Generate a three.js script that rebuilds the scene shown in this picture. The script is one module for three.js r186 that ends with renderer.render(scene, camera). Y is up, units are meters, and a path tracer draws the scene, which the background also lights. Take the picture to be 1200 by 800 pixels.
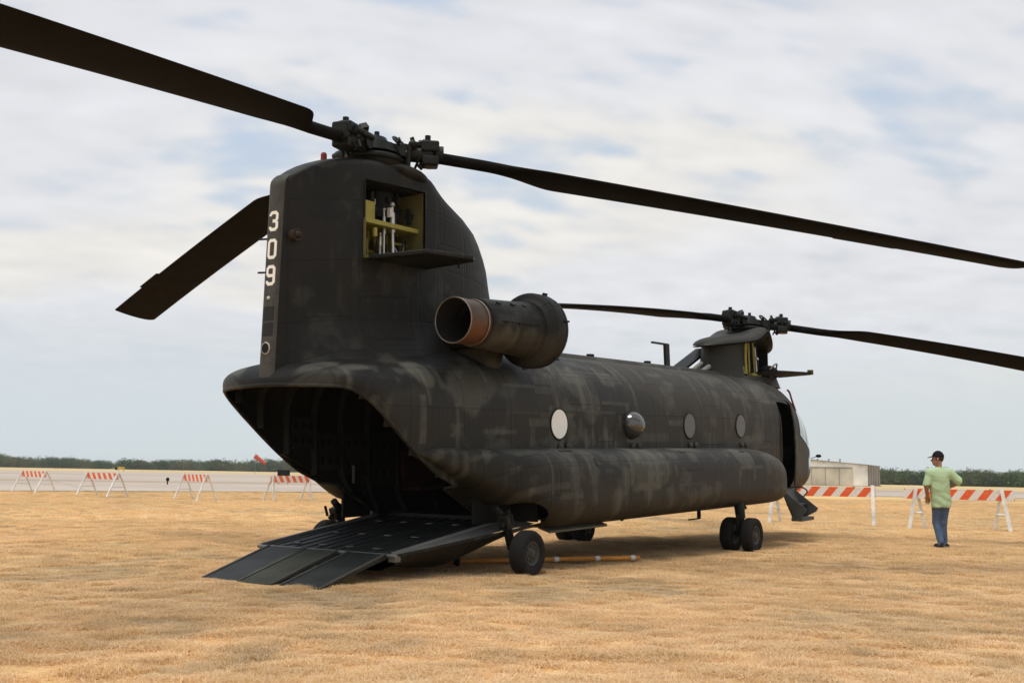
import * as THREE from 'three';
import { mergeGeometries, toCreasedNormals } from 'three/addons/utils/BufferGeometryUtils.js';
import { RoundedBoxGeometry } from 'three/addons/geometries/RoundedBoxGeometry.js';

// ------------------------------------------------------------ camera
const scene = new THREE.Scene();
const camera = new THREE.PerspectiveCamera(2 * Math.atan(400 / 1300) * 180 / Math.PI, 1.5, 0.1, 12000);
camera.position.set(-10.54, 1.25, 9.755);
{
  const yaw = 0.952, pitch = 0.119, roll = 0.018;
  camera.lookAt(-10.54 + Math.cos(pitch) * Math.sin(yaw), 1.25 + Math.sin(pitch), 9.755 - Math.cos(pitch) * Math.cos(yaw));
  camera.rotateZ(roll);
}

// ------------------------------------------------------------ noise
function rng(seed) { let s = seed >>> 0; return () => { s = (s + 0x6D2B79F5) >>> 0; let t = Math.imul(s ^ (s >>> 15), 1 | s); t = (t + Math.imul(t ^ (t >>> 7), 61 | t)) ^ t; return ((t ^ (t >>> 14)) >>> 0) / 4294967296; }; }
const NT = new Float32Array(65536); { const r = rng(7); for (let i = 0; i < 65536; i++) NT[i] = r(); }
function hash2(i, j) { return NT[(Math.imul(i, 374761) ^ Math.imul(j, 668265263) ^ (i << 7)) & 65535]; }
function noise(x, y) {
  const i = Math.floor(x), j = Math.floor(y), u = x - i, v = y - j;
  const a = u * u * (3 - 2 * u), b = v * v * (3 - 2 * v);
  const n00 = hash2(i, j), n10 = hash2(i + 1, j), n01 = hash2(i, j + 1), n11 = hash2(i + 1, j + 1);
  return (n00 + (n10 - n00) * a) * (1 - b) + (n01 + (n11 - n01) * a) * b;
}
function fbm(x, y, o) { let s = 0, a = 0.5, t = 0; for (let k = 0; k < o; k++) { s += a * noise(x, y); t += a; a *= 0.5; x = x * 2.03 + 17.3; y = y * 2.03 + 9.1; } return s / t; }
const sm = (a, b, x) => { const t = Math.min(1, Math.max(0, (x - a) / (b - a))); return t * t * (3 - 2 * t); };
const mix = (a, b, t) => a + (b - a) * t;
const s8 = (l) => { l = Math.max(0, Math.min(1, l)); return Math.round(255 * (l <= 0.0031308 ? 12.92 * l : 1.055 * Math.pow(l, 1 / 2.4) - 0.055)); };

// ------------------------------------------------------------ sky (computed: hazy air with thin broken cloud), sun, exposure
const SUN = new THREE.Vector3(-0.3, 1, -0.05).normalize();
{
  const W = 2048, H = 1024, d = new Float32Array(W * H * 4);
  for (let j = 0; j < H; j++) {
    const el = ((j + 0.5) / H - 0.5) * Math.PI, sy = Math.sin(el), cy = Math.cos(el);
    for (let i = 0; i < W; i++) {
      const az = ((i + 0.5) / W - 0.5) * 2 * Math.PI, dx = cy * Math.cos(az), dz = cy * Math.sin(az);
      let r, g, b;
      const e = Math.max(0, sy);
      // clear air
      const k = sm(0, 0.42, e);
      const side = 0.5 - 0.5 * (dx * 0.58 + dz * 0.81);
      let ar = mix(0.54, 0.41, k), ag = mix(0.58, 0.49, k), ab = mix(0.60, 0.63, k);
      ar = mix(ar, ar * 0.97, side); ab = mix(ab * 0.955, ab * 1.03, side);
      if (e > 0.0) {
        const q = 1.15 / (e + 0.085);
        let px = dx * q + 3.1, pz = dz * q + 1.7;
        const wx = fbm(px * 0.6 + 40, pz * 0.6, 3) - 0.5, wz = fbm(px * 0.6, pz * 0.6 + 70, 3) - 0.5;
        px += wx * 0.5; pz += wz * 0.5;
        const ca = 0.83, sa = 0.56;
        const a1 = px * ca + pz * sa, a2 = -px * sa + pz * ca;
        const n = fbm(a1 * 1.25 + 2, a2 * 1.5 + 6, 7), n2 = fbm(a1 * 4.4 + 30, a2 * 6.4 + 11, 5), n3 = fbm(a1 * 0.45 + 90, a2 * 0.6 + 5, 4);
        const n5 = fbm(a1 * 8 + 3, a2 * 15 + 60, 3) - 0.5; let c = sm(0.30, 0.58, n * 0.52 + n2 * 0.48 + 0.18 * n5 + 0.118 - 0.155 * sm(0.16, 0.36, e) * sm(0.42, 0.66, side));
        const hz = sm(0.03, 0.17, e);
        c *= 0.93 * hz;
        const lum = 0.915 + 0.16 * (n3 - 0.5) + 0.14 * (n2 - 0.5) + 0.12 * n5;
        const warm = sm(0.45, 0.65, n3);
        const cr = (0.695 + 0.045 * warm) * lum, cg = (0.70 + 0.015 * warm) * lum, cb = (0.725 - 0.05 * warm) * lum;
        r = mix(ar, cr, c); g = mix(ag, cg, c); b = mix(ab, cb, c);
      } else { r = ar; g = ag; b = ab; }
      const o = (j * W + i) * 4; d[o] = r; d[o + 1] = g; d[o + 2] = b; d[o + 3] = 1;
    }
  }
  const t = new THREE.DataTexture(d, W, H, THREE.RGBAFormat, THREE.FloatType);
  t.mapping = THREE.EquirectangularReflectionMapping; t.magFilter = t.minFilter = THREE.LinearFilter; t.needsUpdate = true;
  scene.background = t; scene.environment = t;
}
const sun = new THREE.DirectionalLight(new THREE.Color(1, 0.95, 0.87), 2.0);
sun.position.copy(SUN).multiplyScalar(60); sun.castShadow = true; sun.shadow.radius = 48;
Object.assign(sun.shadow.camera, { left: -25, right: 25, top: 25, bottom: -25, near: 1, far: 140 }); sun.shadow.mapSize.set(2048, 2048);
scene.add(sun); scene.add(sun.target);
const renderer = new THREE.WebGLRenderer({ antialias: true });
renderer.setSize(1024, 682);
renderer.toneMapping = THREE.LinearToneMapping; renderer.toneMappingExposure = 1.25;
renderer.shadowMap.enabled = true;
scene.fog = new THREE.FogExp2(new THREE.Color(0.62, 0.66, 0.68), 0.00017);

// ------------------------------------------------------------ helpers
const used = {};
function numbered(n) { if (used[n] === undefined) { used[n] = 0; return n; } used[n]++; return n + '_' + String(used[n]).padStart(3, '0'); }
function tag(o, label, category, group) { o.userData.label = label; o.userData.category = category; if (group) o.userData.group = group; return o; }
function thing(name, label, category, pos = [0, 0, 0], turn = 0, group) { const g = new THREE.Group(); g.name = numbered(name); g.position.set(...pos); g.rotation.y = turn; tag(g, label, category, group); scene.add(g); return g; }
function setup(m) { m.castShadow = true; m.receiveShadow = true; return m; }
const M4 = (px = 0, py = 0, pz = 0, rx = 0, ry = 0, rz = 0, sx = 1, sy = 1, sz = 1) => new THREE.Matrix4().compose(new THREE.Vector3(px, py, pz), new THREE.Quaternion().setFromEuler(new THREE.Euler(rx, ry, rz)), new THREE.Vector3(sx, sy, sz));
class MB {
  constructor() { this.l = []; }
  add(g, m) {
    g = g.index ? g.toNonIndexed() : g.clone();
    for (const k of Object.keys(g.attributes)) if (!['position', 'normal', 'uv'].includes(k)) g.deleteAttribute(k);
    if (!g.attributes.normal) g.computeVertexNormals();
    if (!g.attributes.uv) g.setAttribute('uv', new THREE.BufferAttribute(new Float32Array(g.attributes.position.count * 2), 2));
    if (m) { g.applyMatrix4(m); if (m.determinant() < 0) flip(g); }
    this.l.push(g); return this;
  }
  box(x, y, z, sx, sy, sz, rx = 0, ry = 0, rz = 0, r = 0) { return this.add(r ? new RoundedBoxGeometry(sx, sy, sz, 2, r) : new THREE.BoxGeometry(sx, sy, sz), M4(x, y, z, rx, ry, rz)); }
  bar(a, b, r, seg = 8, r2) {
    const A = new THREE.Vector3(...a), B = new THREE.Vector3(...b), d = B.clone().sub(A), L = d.length();
    const q = new THREE.Quaternion().setFromUnitVectors(new THREE.Vector3(0, 1, 0), d.normalize());
    return this.add(new THREE.CylinderGeometry(r2 ?? r, r, L, seg), new THREE.Matrix4().compose(A.add(B).multiplyScalar(0.5), q, new THREE.Vector3(1, 1, 1)));
  }
  beam(a, b, w, h) { // square bar
    const A = new THREE.Vector3(...a), B = new THREE.Vector3(...b), d = B.clone().sub(A), L = d.length();
    const q = new THREE.Quaternion().setFromUnitVectors(new THREE.Vector3(0, 1, 0), d.normalize());
    return this.add(new THREE.BoxGeometry(w, L, h), new THREE.Matrix4().compose(A.add(B).multiplyScalar(0.5), q, new THREE.Vector3(1, 1, 1)));
  }
  tube(pts, r, seg = 24, rs = 6, closed = false) { return this.add(new THREE.TubeGeometry(new THREE.CatmullRomCurve3(pts.map((p) => new THREE.Vector3(...p)), closed), seg, r, rs, closed)); }
  geo(uv) { const g = this.l.length > 1 ? mergeGeometries(this.l) : this.l[0]; if (uv) uv(g); return g; }
  build(name, mat, parent, uv) { const m = setup(new THREE.Mesh(this.geo(uv), mat)); m.name = name; if (parent) parent.add(m); return m; }
}
function flip(g) { const p = g.attributes.position.array, n = g.attributes.normal.array, u = g.attributes.uv.array; for (let i = 0; i < g.attributes.position.count; i += 3) { for (const [a, k] of [[p, 3], [n, 3], [u, 2]]) for (let c = 0; c < k; c++) { const t = a[(i + 1) * k + c]; a[(i + 1) * k + c] = a[(i + 2) * k + c]; a[(i + 2) * k + c] = t; } } }
// surface over a (u, v) grid; skip(i, j, centre) leaves cells open
function grid(us, vs, f, skip, rev) {
  const nu = us.length, nv = vs.length, pos = new Float32Array(nu * nv * 3), uv = new Float32Array(nu * nv * 2), idx = [], P = [];
  for (let i = 0; i < nu; i++) for (let j = 0; j < nv; j++) { const p = f(us[i], vs[j]); pos.set(p, (i * nv + j) * 3); uv.set([us[i], vs[j]], (i * nv + j) * 2); P.push(p); }
  for (let i = 0; i < nu - 1; i++) for (let j = 0; j < nv - 1; j++) {
    const a = i * nv + j, b = a + nv, c = b + 1, d = a + 1;
    if (skip && skip(i, j, [0, 1, 2].map((k) => (P[a][k] + P[b][k] + P[c][k] + P[d][k]) / 4))) continue;
    if (rev) idx.push(a, c, b, a, d, c); else idx.push(a, b, c, a, c, d);
  }
  const g = new THREE.BufferGeometry(); g.setAttribute('position', new THREE.BufferAttribute(pos, 3)); g.setAttribute('uv', new THREE.BufferAttribute(uv, 2)); g.setIndex(idx); g.computeVertexNormals(); return g;
}
const lin = (a, b, n) => Array.from({ length: n + 1 }, (_, i) => a + (b - a) * i / n);
const cat = (...l) => { const o = []; for (const a of l) for (const v of a) if (!o.length || Math.abs(o[o.length - 1] - v) > 1e-6) o.push(v); return o; };
function table(rows) { // monotone-ish cubic through [x, a, b, ...]
  return (x, c) => {
    const n = rows.length; if (x <= rows[0][0]) return rows[0][c]; if (x >= rows[n - 1][0]) return rows[n - 1][c];
    let i = 0; while (x > rows[i + 1][0]) i++;
    const h = rows[i + 1][0] - rows[i][0], t = (x - rows[i][0]) / h, d = (rows[i + 1][c] - rows[i][c]) / h;
    const sl = (k) => { if (k <= 0 || k >= n - 1) return (k <= 0 ? (rows[1][c] - rows[0][c]) / (rows[1][0] - rows[0][0]) : (rows[n - 1][c] - rows[n - 2][c]) / (rows[n - 1][0] - rows[n - 2][0])); const a = (rows[k][c] - rows[k - 1][c]) / (rows[k][0] - rows[k - 1][0]), b = (rows[k + 1][c] - rows[k][c]) / (rows[k + 1][0] - rows[k][0]); return a * b <= 0 ? 0 : 2 * a * b / (a + b); };
    const m0 = sl(i) * h, m1 = sl(i + 1) * h, t2 = t * t, t3 = t2 * t;
    return rows[i][c] * (2 * t3 - 3 * t2 + 1) + m0 * (t3 - 2 * t2 + t) + rows[i + 1][c] * (3 * t2 - 2 * t3) + m1 * (t3 - t2);
  };
}
function dtex(W, H, f, srgb = true, rep = true) {
  const d = new Uint8Array(W * H * 4);
  for (let j = 0; j < H; j++) for (let i = 0; i < W; i++) { const c = f(i, j), o = (j * W + i) * 4; if (srgb) { d[o] = s8(c[0]); d[o + 1] = s8(c[1]); d[o + 2] = s8(c[2]); } else { d[o] = d[o + 1] = d[o + 2] = Math.max(0, Math.min(255, c * 255)); } d[o + 3] = 255; }
  const t = new THREE.DataTexture(d, W, H, THREE.RGBAFormat); t.magFilter = THREE.LinearFilter; t.minFilter = THREE.LinearMipmapLinearFilter; t.generateMipmaps = true;
  if (srgb) t.colorSpace = THREE.SRGBColorSpace; if (rep) t.wrapS = t.wrapT = THREE.RepeatWrapping; t.needsUpdate = true; return t;
}
function tileNoise(W, per, o, seed) { // tileable fbm field
  const f = new Float32Array(W * W);
  for (let j = 0; j < W; j++) for (let i = 0; i < W; i++) {
    let s = 0, a = 0.5, t = 0, p = per;
    for (let k = 0; k < o; k++) { const x = i / W * p, y = j / W * p, xi = Math.floor(x), yi = Math.floor(y), u = x - xi, v = y - yi, A = u * u * (3 - 2 * u), B = v * v * (3 - 2 * v); const h = (m, n) => hash2((m % p) + seed * 31 + k * 57, (n % p) + seed * 17); s += a * ((h(xi, yi) + (h(xi + 1, yi) - h(xi, yi)) * A) * (1 - B) + (h(xi, yi + 1) + (h(xi + 1, yi + 1) - h(xi, yi + 1)) * A) * B); t += a; a *= 0.55; p *= 2; }
    f[j * W + i] = s / t;
  }
  return f;
}
const mat = (r, g, b, rough = 0.8, metal = 0, extra = {}) => new THREE.MeshStandardMaterial(Object.assign({ color: new THREE.Color().setRGB(r, g, b), roughness: rough, metalness: metal }, extra));

// ------------------------------------------------------------ aircraft paint: faded, patched, sooty olive drab; uv in metres of the airframe's own side view
const CU0 = -2, CUW = 17, CVW = 7;
function camoUV(g) { const p = g.attributes.position, u = g.attributes.uv; for (let i = 0; i < p.count; i++) { const x = p.getX(i), y = p.getY(i), z = Math.abs(p.getZ(i)); u.setXY(i, (x - CU0) / CUW, (y - 0.6 * z + 1.3) / CVW); } }
let camoTex, camoBump;
{
  const W = 2048, H = 1024;
  const cv = document.createElement('canvas'); cv.width = W; cv.height = H; const cx = cv.getContext('2d');
  cx.fillStyle = '#000'; cx.fillRect(0, 0, W, H); cx.fillStyle = '#fff'; cx.textAlign = 'center'; cx.textBaseline = 'middle';
  const X = (x) => (x - CU0) / CUW * W, Y = (w) => H - w / CVW * H;
  cx.font = 'bold 22px sans-serif'; cx.save(); cx.translate(X(-1.0), Y(5.5)); cx.scale(0.92, 1); cx.fillText('20309', 0, 0); cx.restore();
  cx.fillStyle = '#808080'; cx.font = 'bold 15px sans-serif'; cx.fillText('11/3', X(-0.98), Y(5.28));
  cx.fillStyle = '#808080'; cx.font = 'bold 13px sans-serif'; 
  const mask = cx.getImageData(0, 0, W, H).data;
  // worn / repainted patches: [x, w, rx, rw, strength]
  const patches = [[-1.45, 3.38, 0.22, 0.14, 1.0], [-1.2, 3.2, 0.3, 0.12, 0.8], [-0.15, 3.2, 0.28, 0.26, 0.75], [0.75, 3.0, 0.5, 0.42, 0.7], [1.5, 3.1, 0.35, 0.3, 0.4], [3.3, 3.2, 0.5, 0.35, 0.5], [3.55, 2.75, 0.3, 0.3, 0.5], [7.7, 1.6, 0.3, 0.28, 0.8], [9.2, 1.6, 0.5, 0.4, 0.5], [4.2, 1.5, 0.7, 0.45, 0.6], [5.9, 1.9, 0.5, 0.2, 0.5], [2.6, 1.7, 0.16, 0.7, 0.6], [2.15, 1.6, 0.10, 0.7, 0.5], [10.3, 3.3, 0.5, 0.35, 0.5], [8.6, 3.6, 0.4, 0.2, 0.5], [1.25, 2.0, 0.45, 0.28, 0.5], [-1.0, 6.2, 0.2, 0.12, 0.3]];
  const cut = [];
  { const r = rng(99); for (let k = 0; k < 150; k++) { const v = r() < 0.55, x = r() < 0.4 ? 2.4 + r() * 2.6 : -1.5 + r() * 13.5, w = 1.0 + r() * 2.9; cut.push([x, w, v ? 0.03 + r() * 0.05 : 0.12 + r() * 0.4, v ? 0.12 + r() * 0.4 : 0.03 + r() * 0.05, 0.15 + r() * 0.45]); } }
  const strokes = new Float32Array(W * H);
  for (const [x, w, a, b, s] of cut) { const x0 = Math.floor(X(x - a)), x1 = Math.ceil(X(x + a)), w0 = Math.floor((w - b) / CVW * H), w1 = Math.ceil((w + b) / CVW * H); for (let j = Math.max(0, w0); j < Math.min(H, w1); j++) for (let i = Math.max(0, x0); i < Math.min(W, x1); i++) { const e = Math.min(i - x0, x1 - i, j - w0, w1 - j) / 4; strokes[j * W + i] = Math.max(strokes[j * W + i], s * Math.min(1, e) * (0.4 + 0.9 * fbm(i * 0.08, j * 0.08, 3))); } }
  const frames = []; for (let x = -1.5; x < 14; x += 0.508) frames.push(x);
  const plates = [[0.98, 1.12, 1.74, 1.72], [1.9, 1.5, 2.25, 1.85], [5.1, 1.35, 5.9, 1.8], [3.0, 2.75, 3.62, 3.35], [3.75, 2.2, 4.25, 2.75], [7.3, 2.15, 8.2, 2.85], [9.6, 2.2, 10.4, 3.0], [-1.3, 4.25, -0.62, 4.95], [0.9, 4.6, 1.6, 5.3], [0.95, 3.75, 1.9, 4.35], [-0.5, 3.9, 0.35, 4.5], [6.2, 3.2, 7.0, 3.7]];
  const seam = (x, w) => { // 1 on panel joints
    let s = 0; for (const f of frames) { const d = Math.abs(x - f); if (d < 0.02) s = Math.max(s, (1 - d / 0.02) * (Math.round((f + 1.5) / 0.508) % 2 ? 0.45 : 1)); }
    for (const f of [1.55, 2.05, 2.62, 3.25, 3.7, 4.2, 4.95, 5.7]) { const d = Math.abs(w - f); if (d < 0.016) s = Math.max(s, (1 - d / 0.016) * 0.8); }
    for (const [x0, w0, x1, w1] of plates) { const dx = Math.max(x0 - x, x - x1), dw = Math.max(w0 - w, w - w1), d = Math.abs(Math.max(dx, dw)); if (d < 0.018) s = Math.max(s, (1 - d / 0.018) * 1.1); }
    return s;
  };
  const hgt = new Float32Array(W * H);
  camoTex = dtex(W, H, (i, j) => {
    const x = CU0 + (i + 0.5) / W * CUW, w = (j + 0.5) / H * CVW;
    const n1 = fbm(x * 0.42 + 3, w * 0.55 + 8, 4), n2 = fbm(x * 0.5 + 60, w * 0.62 + 31, 4), n3 = fbm(x * 3.1, w * 3.1 + 5, 5), n4 = fbm(x * 9 + 7, w * 2.2, 4), n5 = fbm(x * 26, w * 26, 3);
    const br = sm(0.50, 0.54, n1 + 0.02 * (n3 - 0.5)), bk = sm(0.53, 0.57, n2 + 0.02 * (n3 - 0.5));
    let r = mix(0.0195, 0.0265, br), g = mix(0.0195, 0.0242, br), b = mix(0.0158, 0.0185, br);
    r = mix(r, 0.017, bk); g = mix(g, 0.0165, bk); b = mix(b, 0.015, bk);
    // faded and browner towards the nose, sooty round the aft pylon and the exhaust
    const f = sm(1.5, 6, x); r *= mix(0.74, 1.24, f); g *= mix(0.74, 1.19, f); b *= mix(0.75, 1.13, f);
    const soot = sm(3.0, 3.9, w) * (1 - sm(1.8, 3.2, x)); const sk = 1 - 0.45 * soot; r *= sk; g *= sk; b *= sk;
    const ex = Math.exp(-Math.pow((x + 0.3) / 1.3, 2) - Math.pow((w - 3.62) / 0.22, 2)); r *= 1 - 0.35 * ex; g *= 1 - 0.35 * ex; b *= 1 - 0.33 * ex;
    let p = 0; for (const [a, c, rx, rw, s] of patches) { const d = Math.hypot((x - a) / rx, (w - c) / rw) + (n3 - 0.5) * 1.1; p = Math.max(p, s * (1 - sm(0.7, 1.05, d))); }
    const wear = p * 0.75 + strokes[j * W + i] * 0.95 * (1 - soot) + sm(0.58, 0.74, n3) * 0.4 * (1 - soot * 0.6) + sm(0.62, 0.8, n4) * 0.10;
    { const k = Math.min(0.78, wear * 0.92); r = mix(r, 0.098, k); g = mix(g, 0.096, k); b = mix(b, 0.078, k); }
    const v = 0.86 + 0.28 * n5 * (0.6 + 0.8 * n3); r *= v; g *= v; b *= v;
    const s = seam(x, w); const sd = 1 - 0.36 * s; r *= sd; g *= sd; b *= sd;
    const m = mask[((H - 1 - j) * W + i) * 4] / 255; r = mix(r, 0.006, m * 0.95); g = mix(g, 0.006, m * 0.95); b = mix(b, 0.006, m * 0.95);
    let rv = 0; for (const fr of frames) { const dd = Math.abs(Math.abs(x - fr) - 0.035); if (dd < 0.007 && Math.abs((w * 16) % 1 - 0.5) < 0.12) rv = 1; }
    hgt[j * W + i] = 0.5 + 0.30 * (fbm(x * 1.9 + 5, w * 1.9, 2) - 0.5) * 2 - 0.35 * s + 0.12 * rv + 0.05 * (n5 - 0.5);
    return [r, g, b];
  });
  camoBump = dtex(W, H, (i, j) => hgt[j * W + i], false);
}
const paint = new THREE.MeshPhysicalMaterial({ map: camoTex, bumpMap: camoBump, bumpScale: 0.012, roughness: 0.55, metalness: 0, specularIntensity: 0.45 });
const grimeF = tileNoise(512, 6, 6, 4);
const grime = dtex(512, 512, (i, j) => { const v = 0.55 + 0.9 * grimeF[j * 512 + i]; return [0.8 * v, 0.8 * v, 0.8 * v]; });
function boxUV(s) { return (g) => { const p = g.attributes.position, n = g.attributes.normal, u = g.attributes.uv; for (let i = 0; i < p.count; i++) { const ax = Math.abs(n.getX(i)), ay = Math.abs(n.getY(i)), az = Math.abs(n.getZ(i)); if (ay >= ax && ay >= az) u.setXY(i, p.getX(i) * s, p.getZ(i) * s); else if (ax > az) u.setXY(i, p.getZ(i) * s, p.getY(i) * s); else u.setXY(i, p.getX(i) * s, p.getY(i) * s); } }; }
const g1 = boxUV(0.7), g3 = boxUV(2.2), gB = boxUV(0.05);
const gm = (r, g, b, rough = 0.8, metal = 0, e = {}) => new THREE.MeshPhysicalMaterial(Object.assign({ color: new THREE.Color().setRGB(r, g, b), roughness: rough, metalness: metal, map: grime, specularIntensity: r < 0.1 && !metal ? 0.35 : 1 }, e));
const MT = {
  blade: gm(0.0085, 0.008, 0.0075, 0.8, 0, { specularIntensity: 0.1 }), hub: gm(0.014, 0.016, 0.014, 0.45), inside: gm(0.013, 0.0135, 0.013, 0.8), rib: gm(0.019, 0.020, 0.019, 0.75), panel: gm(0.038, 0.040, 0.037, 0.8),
  tyre: gm(0.019, 0.018, 0.0175, 0.9), wheel: gm(0.055, 0.055, 0.048, 0.6, 0.2), yellow: gm(0.34, 0.30, 0.055, 0.7), yellowDark: gm(0.13, 0.115, 0.035, 0.75), steel: gm(0.55, 0.54, 0.52, 0.35, 0.8), white: gm(0.72, 0.71, 0.68, 0.6),
  rust: new THREE.MeshStandardMaterial({ map: dtex(256, 256, (i, j) => { const x = i / 256, y = j / 256, n = grimeF[(j * 2) * 512 + i * 2], lo = sm(0.75, 0.25, y + 0.25 * (n - 0.5)); const k = 0.6 + 0.8 * n; return [mix(0.07, 0.115, lo) * k, mix(0.046, 0.046, lo) * k, mix(0.034, 0.018, lo) * k]; }), roughness: 0.5, metalness: 0.4 }), rim: gm(0.30, 0.25, 0.21, 0.45, 0.6), black: gm(0.015, 0.015, 0.015, 0.8), ramp: gm(0.028, 0.030, 0.0295, 0.6), rampOlive: gm(0.052, 0.055, 0.040, 0.75), rampEdge: gm(0.20, 0.20, 0.19, 0.5, 0.3), flange: gm(0.12, 0.125, 0.115, 0.6),
  olive: gm(0.055, 0.051, 0.042, 0.7), red: gm(0.20, 0.02, 0.02, 0.6), orange: gm(0.58, 0.24, 0.04, 0.8), khaki: gm(0.22, 0.19, 0.15, 0.7),
};

// ------------------------------------------------------------ the helicopter: its own frame (x to the nose, z to starboard) sits 2 degrees nose-up on its wheels
const TILT = 0.035, tc = Math.cos(TILT), ts = Math.sin(TILT);
const toH = (x, y, z) => [tc * x + ts * y, -ts * x + tc * y, z];
const heli = thing('military_helicopter', 'large dark olive tandem-rotor transport helicopter with lowered rear ramp, numbered 309, on dry grass', 'helicopter');
heli.rotation.z = TILT;
const fus = table([ // x, belly or rim, widest height, top
  [-1.70, 2.275, 2.33, 2.36], [-1.62, 2.26, 2.33, 2.47], [-1.42, 2.24, 2.31, 2.56], [-1.2, 2.125, 2.26, 2.60], [-0.95, 1.94, 2.19, 2.63], [-0.65, 1.70, 2.08, 2.68], [-0.35, 1.475, 2.0, 2.72], [0, 1.25, 1.95, 2.77], [0.35, 1.10, 1.9, 2.82], [0.75, 0.90, 1.9, 2.87], [1.3, 0.62, 1.9, 2.92], [1.6, 0.54, 1.9, 2.94], [2.5, 0.52, 1.9, 2.97],
  [9.0, 0.52, 1.9, 2.97], [11.2, 0.52, 1.88, 2.96], [11.8, 0.53, 1.75, 2.93], [12.4, 0.55, 1.55, 2.80], [12.9, 0.60, 1.38, 2.58], [13.4, 0.72, 1.24, 2.14], [13.8, 0.86, 1.16, 1.72], [14.1, 0.98, 1.14, 1.42], [14.26, 1.08, 1.13, 1.2], [14.30, 1.12, 1.13, 1.14]]);
const fusNose = table([[11.0, 1.22], [11.6, 1.20], [12.2, 1.14], [12.9, 1.03], [13.4, 0.88], [13.8, 0.68], [14.1, 0.43], [14.26, 0.18], [14.30, 0.0]]);
const fusW = (x) => x < -0.8 ? 1.22 * Math.pow(Math.max(0, 1 - Math.pow((-0.8 - x) / 0.9, 3)), 0.4) : x > 11 ? fusNose(x, 1) : 1.22;
function fusPoint(x, v, inset = 0, bottom = null) { // v: -1 left lower edge .. 0 crown .. 1 right lower edge
  const w = Math.max(0, fusW(x) - inset), yb = bottom ?? fus(x, 1), ys = fus(x, 2), yt = fus(x, 3) - inset, a = Math.abs(v), sg = v < 0 ? -1 : 1;
  if (a > 0.62) { const t = (a - 0.62) / 0.38, y = ys + (yb - ys) * t; const tuck = x > 0.5 ? Math.pow(Math.max(0, (t - 0.55) / 0.45), 2.5) * 0.22 : 0; return [x, y, sg * w * (1 - 0.02 * t * t - tuck * w / 1.22)]; }
  const th = (1 - a / 0.62) * Math.PI / 2, n = 2 / 2.45; return [x, ys + (yt - ys) * Math.pow(Math.sin(th), n), sg * w * Math.pow(Math.max(0, Math.cos(th)), n)];
}
const vAbs = cat(lin(0, 0.62, 18), lin(0.62, 1, 9)), vRow = [...vAbs.slice(1).reverse().map((v) => -v), ...vAbs];
const xs = cat([-1.7, -1.697, -1.69, -1.67, -1.64, -1.59, -1.53], lin(-1.45, 1.3, 22), lin(1.3, 10.9, 30), lin(10.9, 11.75, 5), lin(11.75, 14, 16), [14.1, 14.18, 14.24, 14.28, 14.30]);
const DOOR = [10.9, 11.75, 0.72, 2.42];
const inDoor = (i, j, c) => c[2] > 0.6 && c[0] > DOOR[0] && c[0] < DOOR[1] && c[1] > DOOR[2] && c[1] < DOOR[3];
{
  const b = new MB();
  b.add(grid(xs, vRow, (x, v) => fusPoint(x, v), inDoor));
  b.add(grid(xs.filter((x) => x >= 1.55), lin(-1, 1, 6), (x, v) => { const p = fusPoint(x, 1); return [x, fus(x, 1) - 0.0, p[2] * v]; }, null, true)); // belly
  // spine along the roof
  b.add(grid(cat([2.0, 2.1, 2.25], lin(2.4, 10.2, 14), [10.35]), lin(-1, 1, 10), (x, v) => { const e = sm(1.95, 2.4, x); return [x, 2.90 + 0.15 * e * Math.pow(1 - Math.pow(Math.abs(v), 3), 0.6), v * 0.34]; }));
  // rolled edge round the ramp opening and the door
  const rim = []; for (const x of lin(1.3, -1.694, 30)) { const p = fusPoint(x, 1); rim.push([p[0], p[1] + 0.005, p[2] - 0.012]); } const lr = rim.slice().reverse().map((p) => [p[0], p[1], -p[2]]);
  b.tube([...rim, [-1.705, 2.28, 0], ...lr], 0.022, 160, 6);
  b.tube([[DOOR[0], DOOR[2], 1.20], [DOOR[0], 1.5, 1.225], [DOOR[0], 2.1, 1.205], [DOOR[0] + 0.03, DOOR[3] - 0.02, 1.10], [DOOR[1] - 0.03, DOOR[3] - 0.02, 1.08], [DOOR[1], 2.1, 1.15], [DOOR[1], 1.5, 1.19], [DOOR[1], DOOR[2], 1.16]], 0.02, 60, 6);
  b.build('fuselage', paint, heli, camoUV);
}
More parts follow.
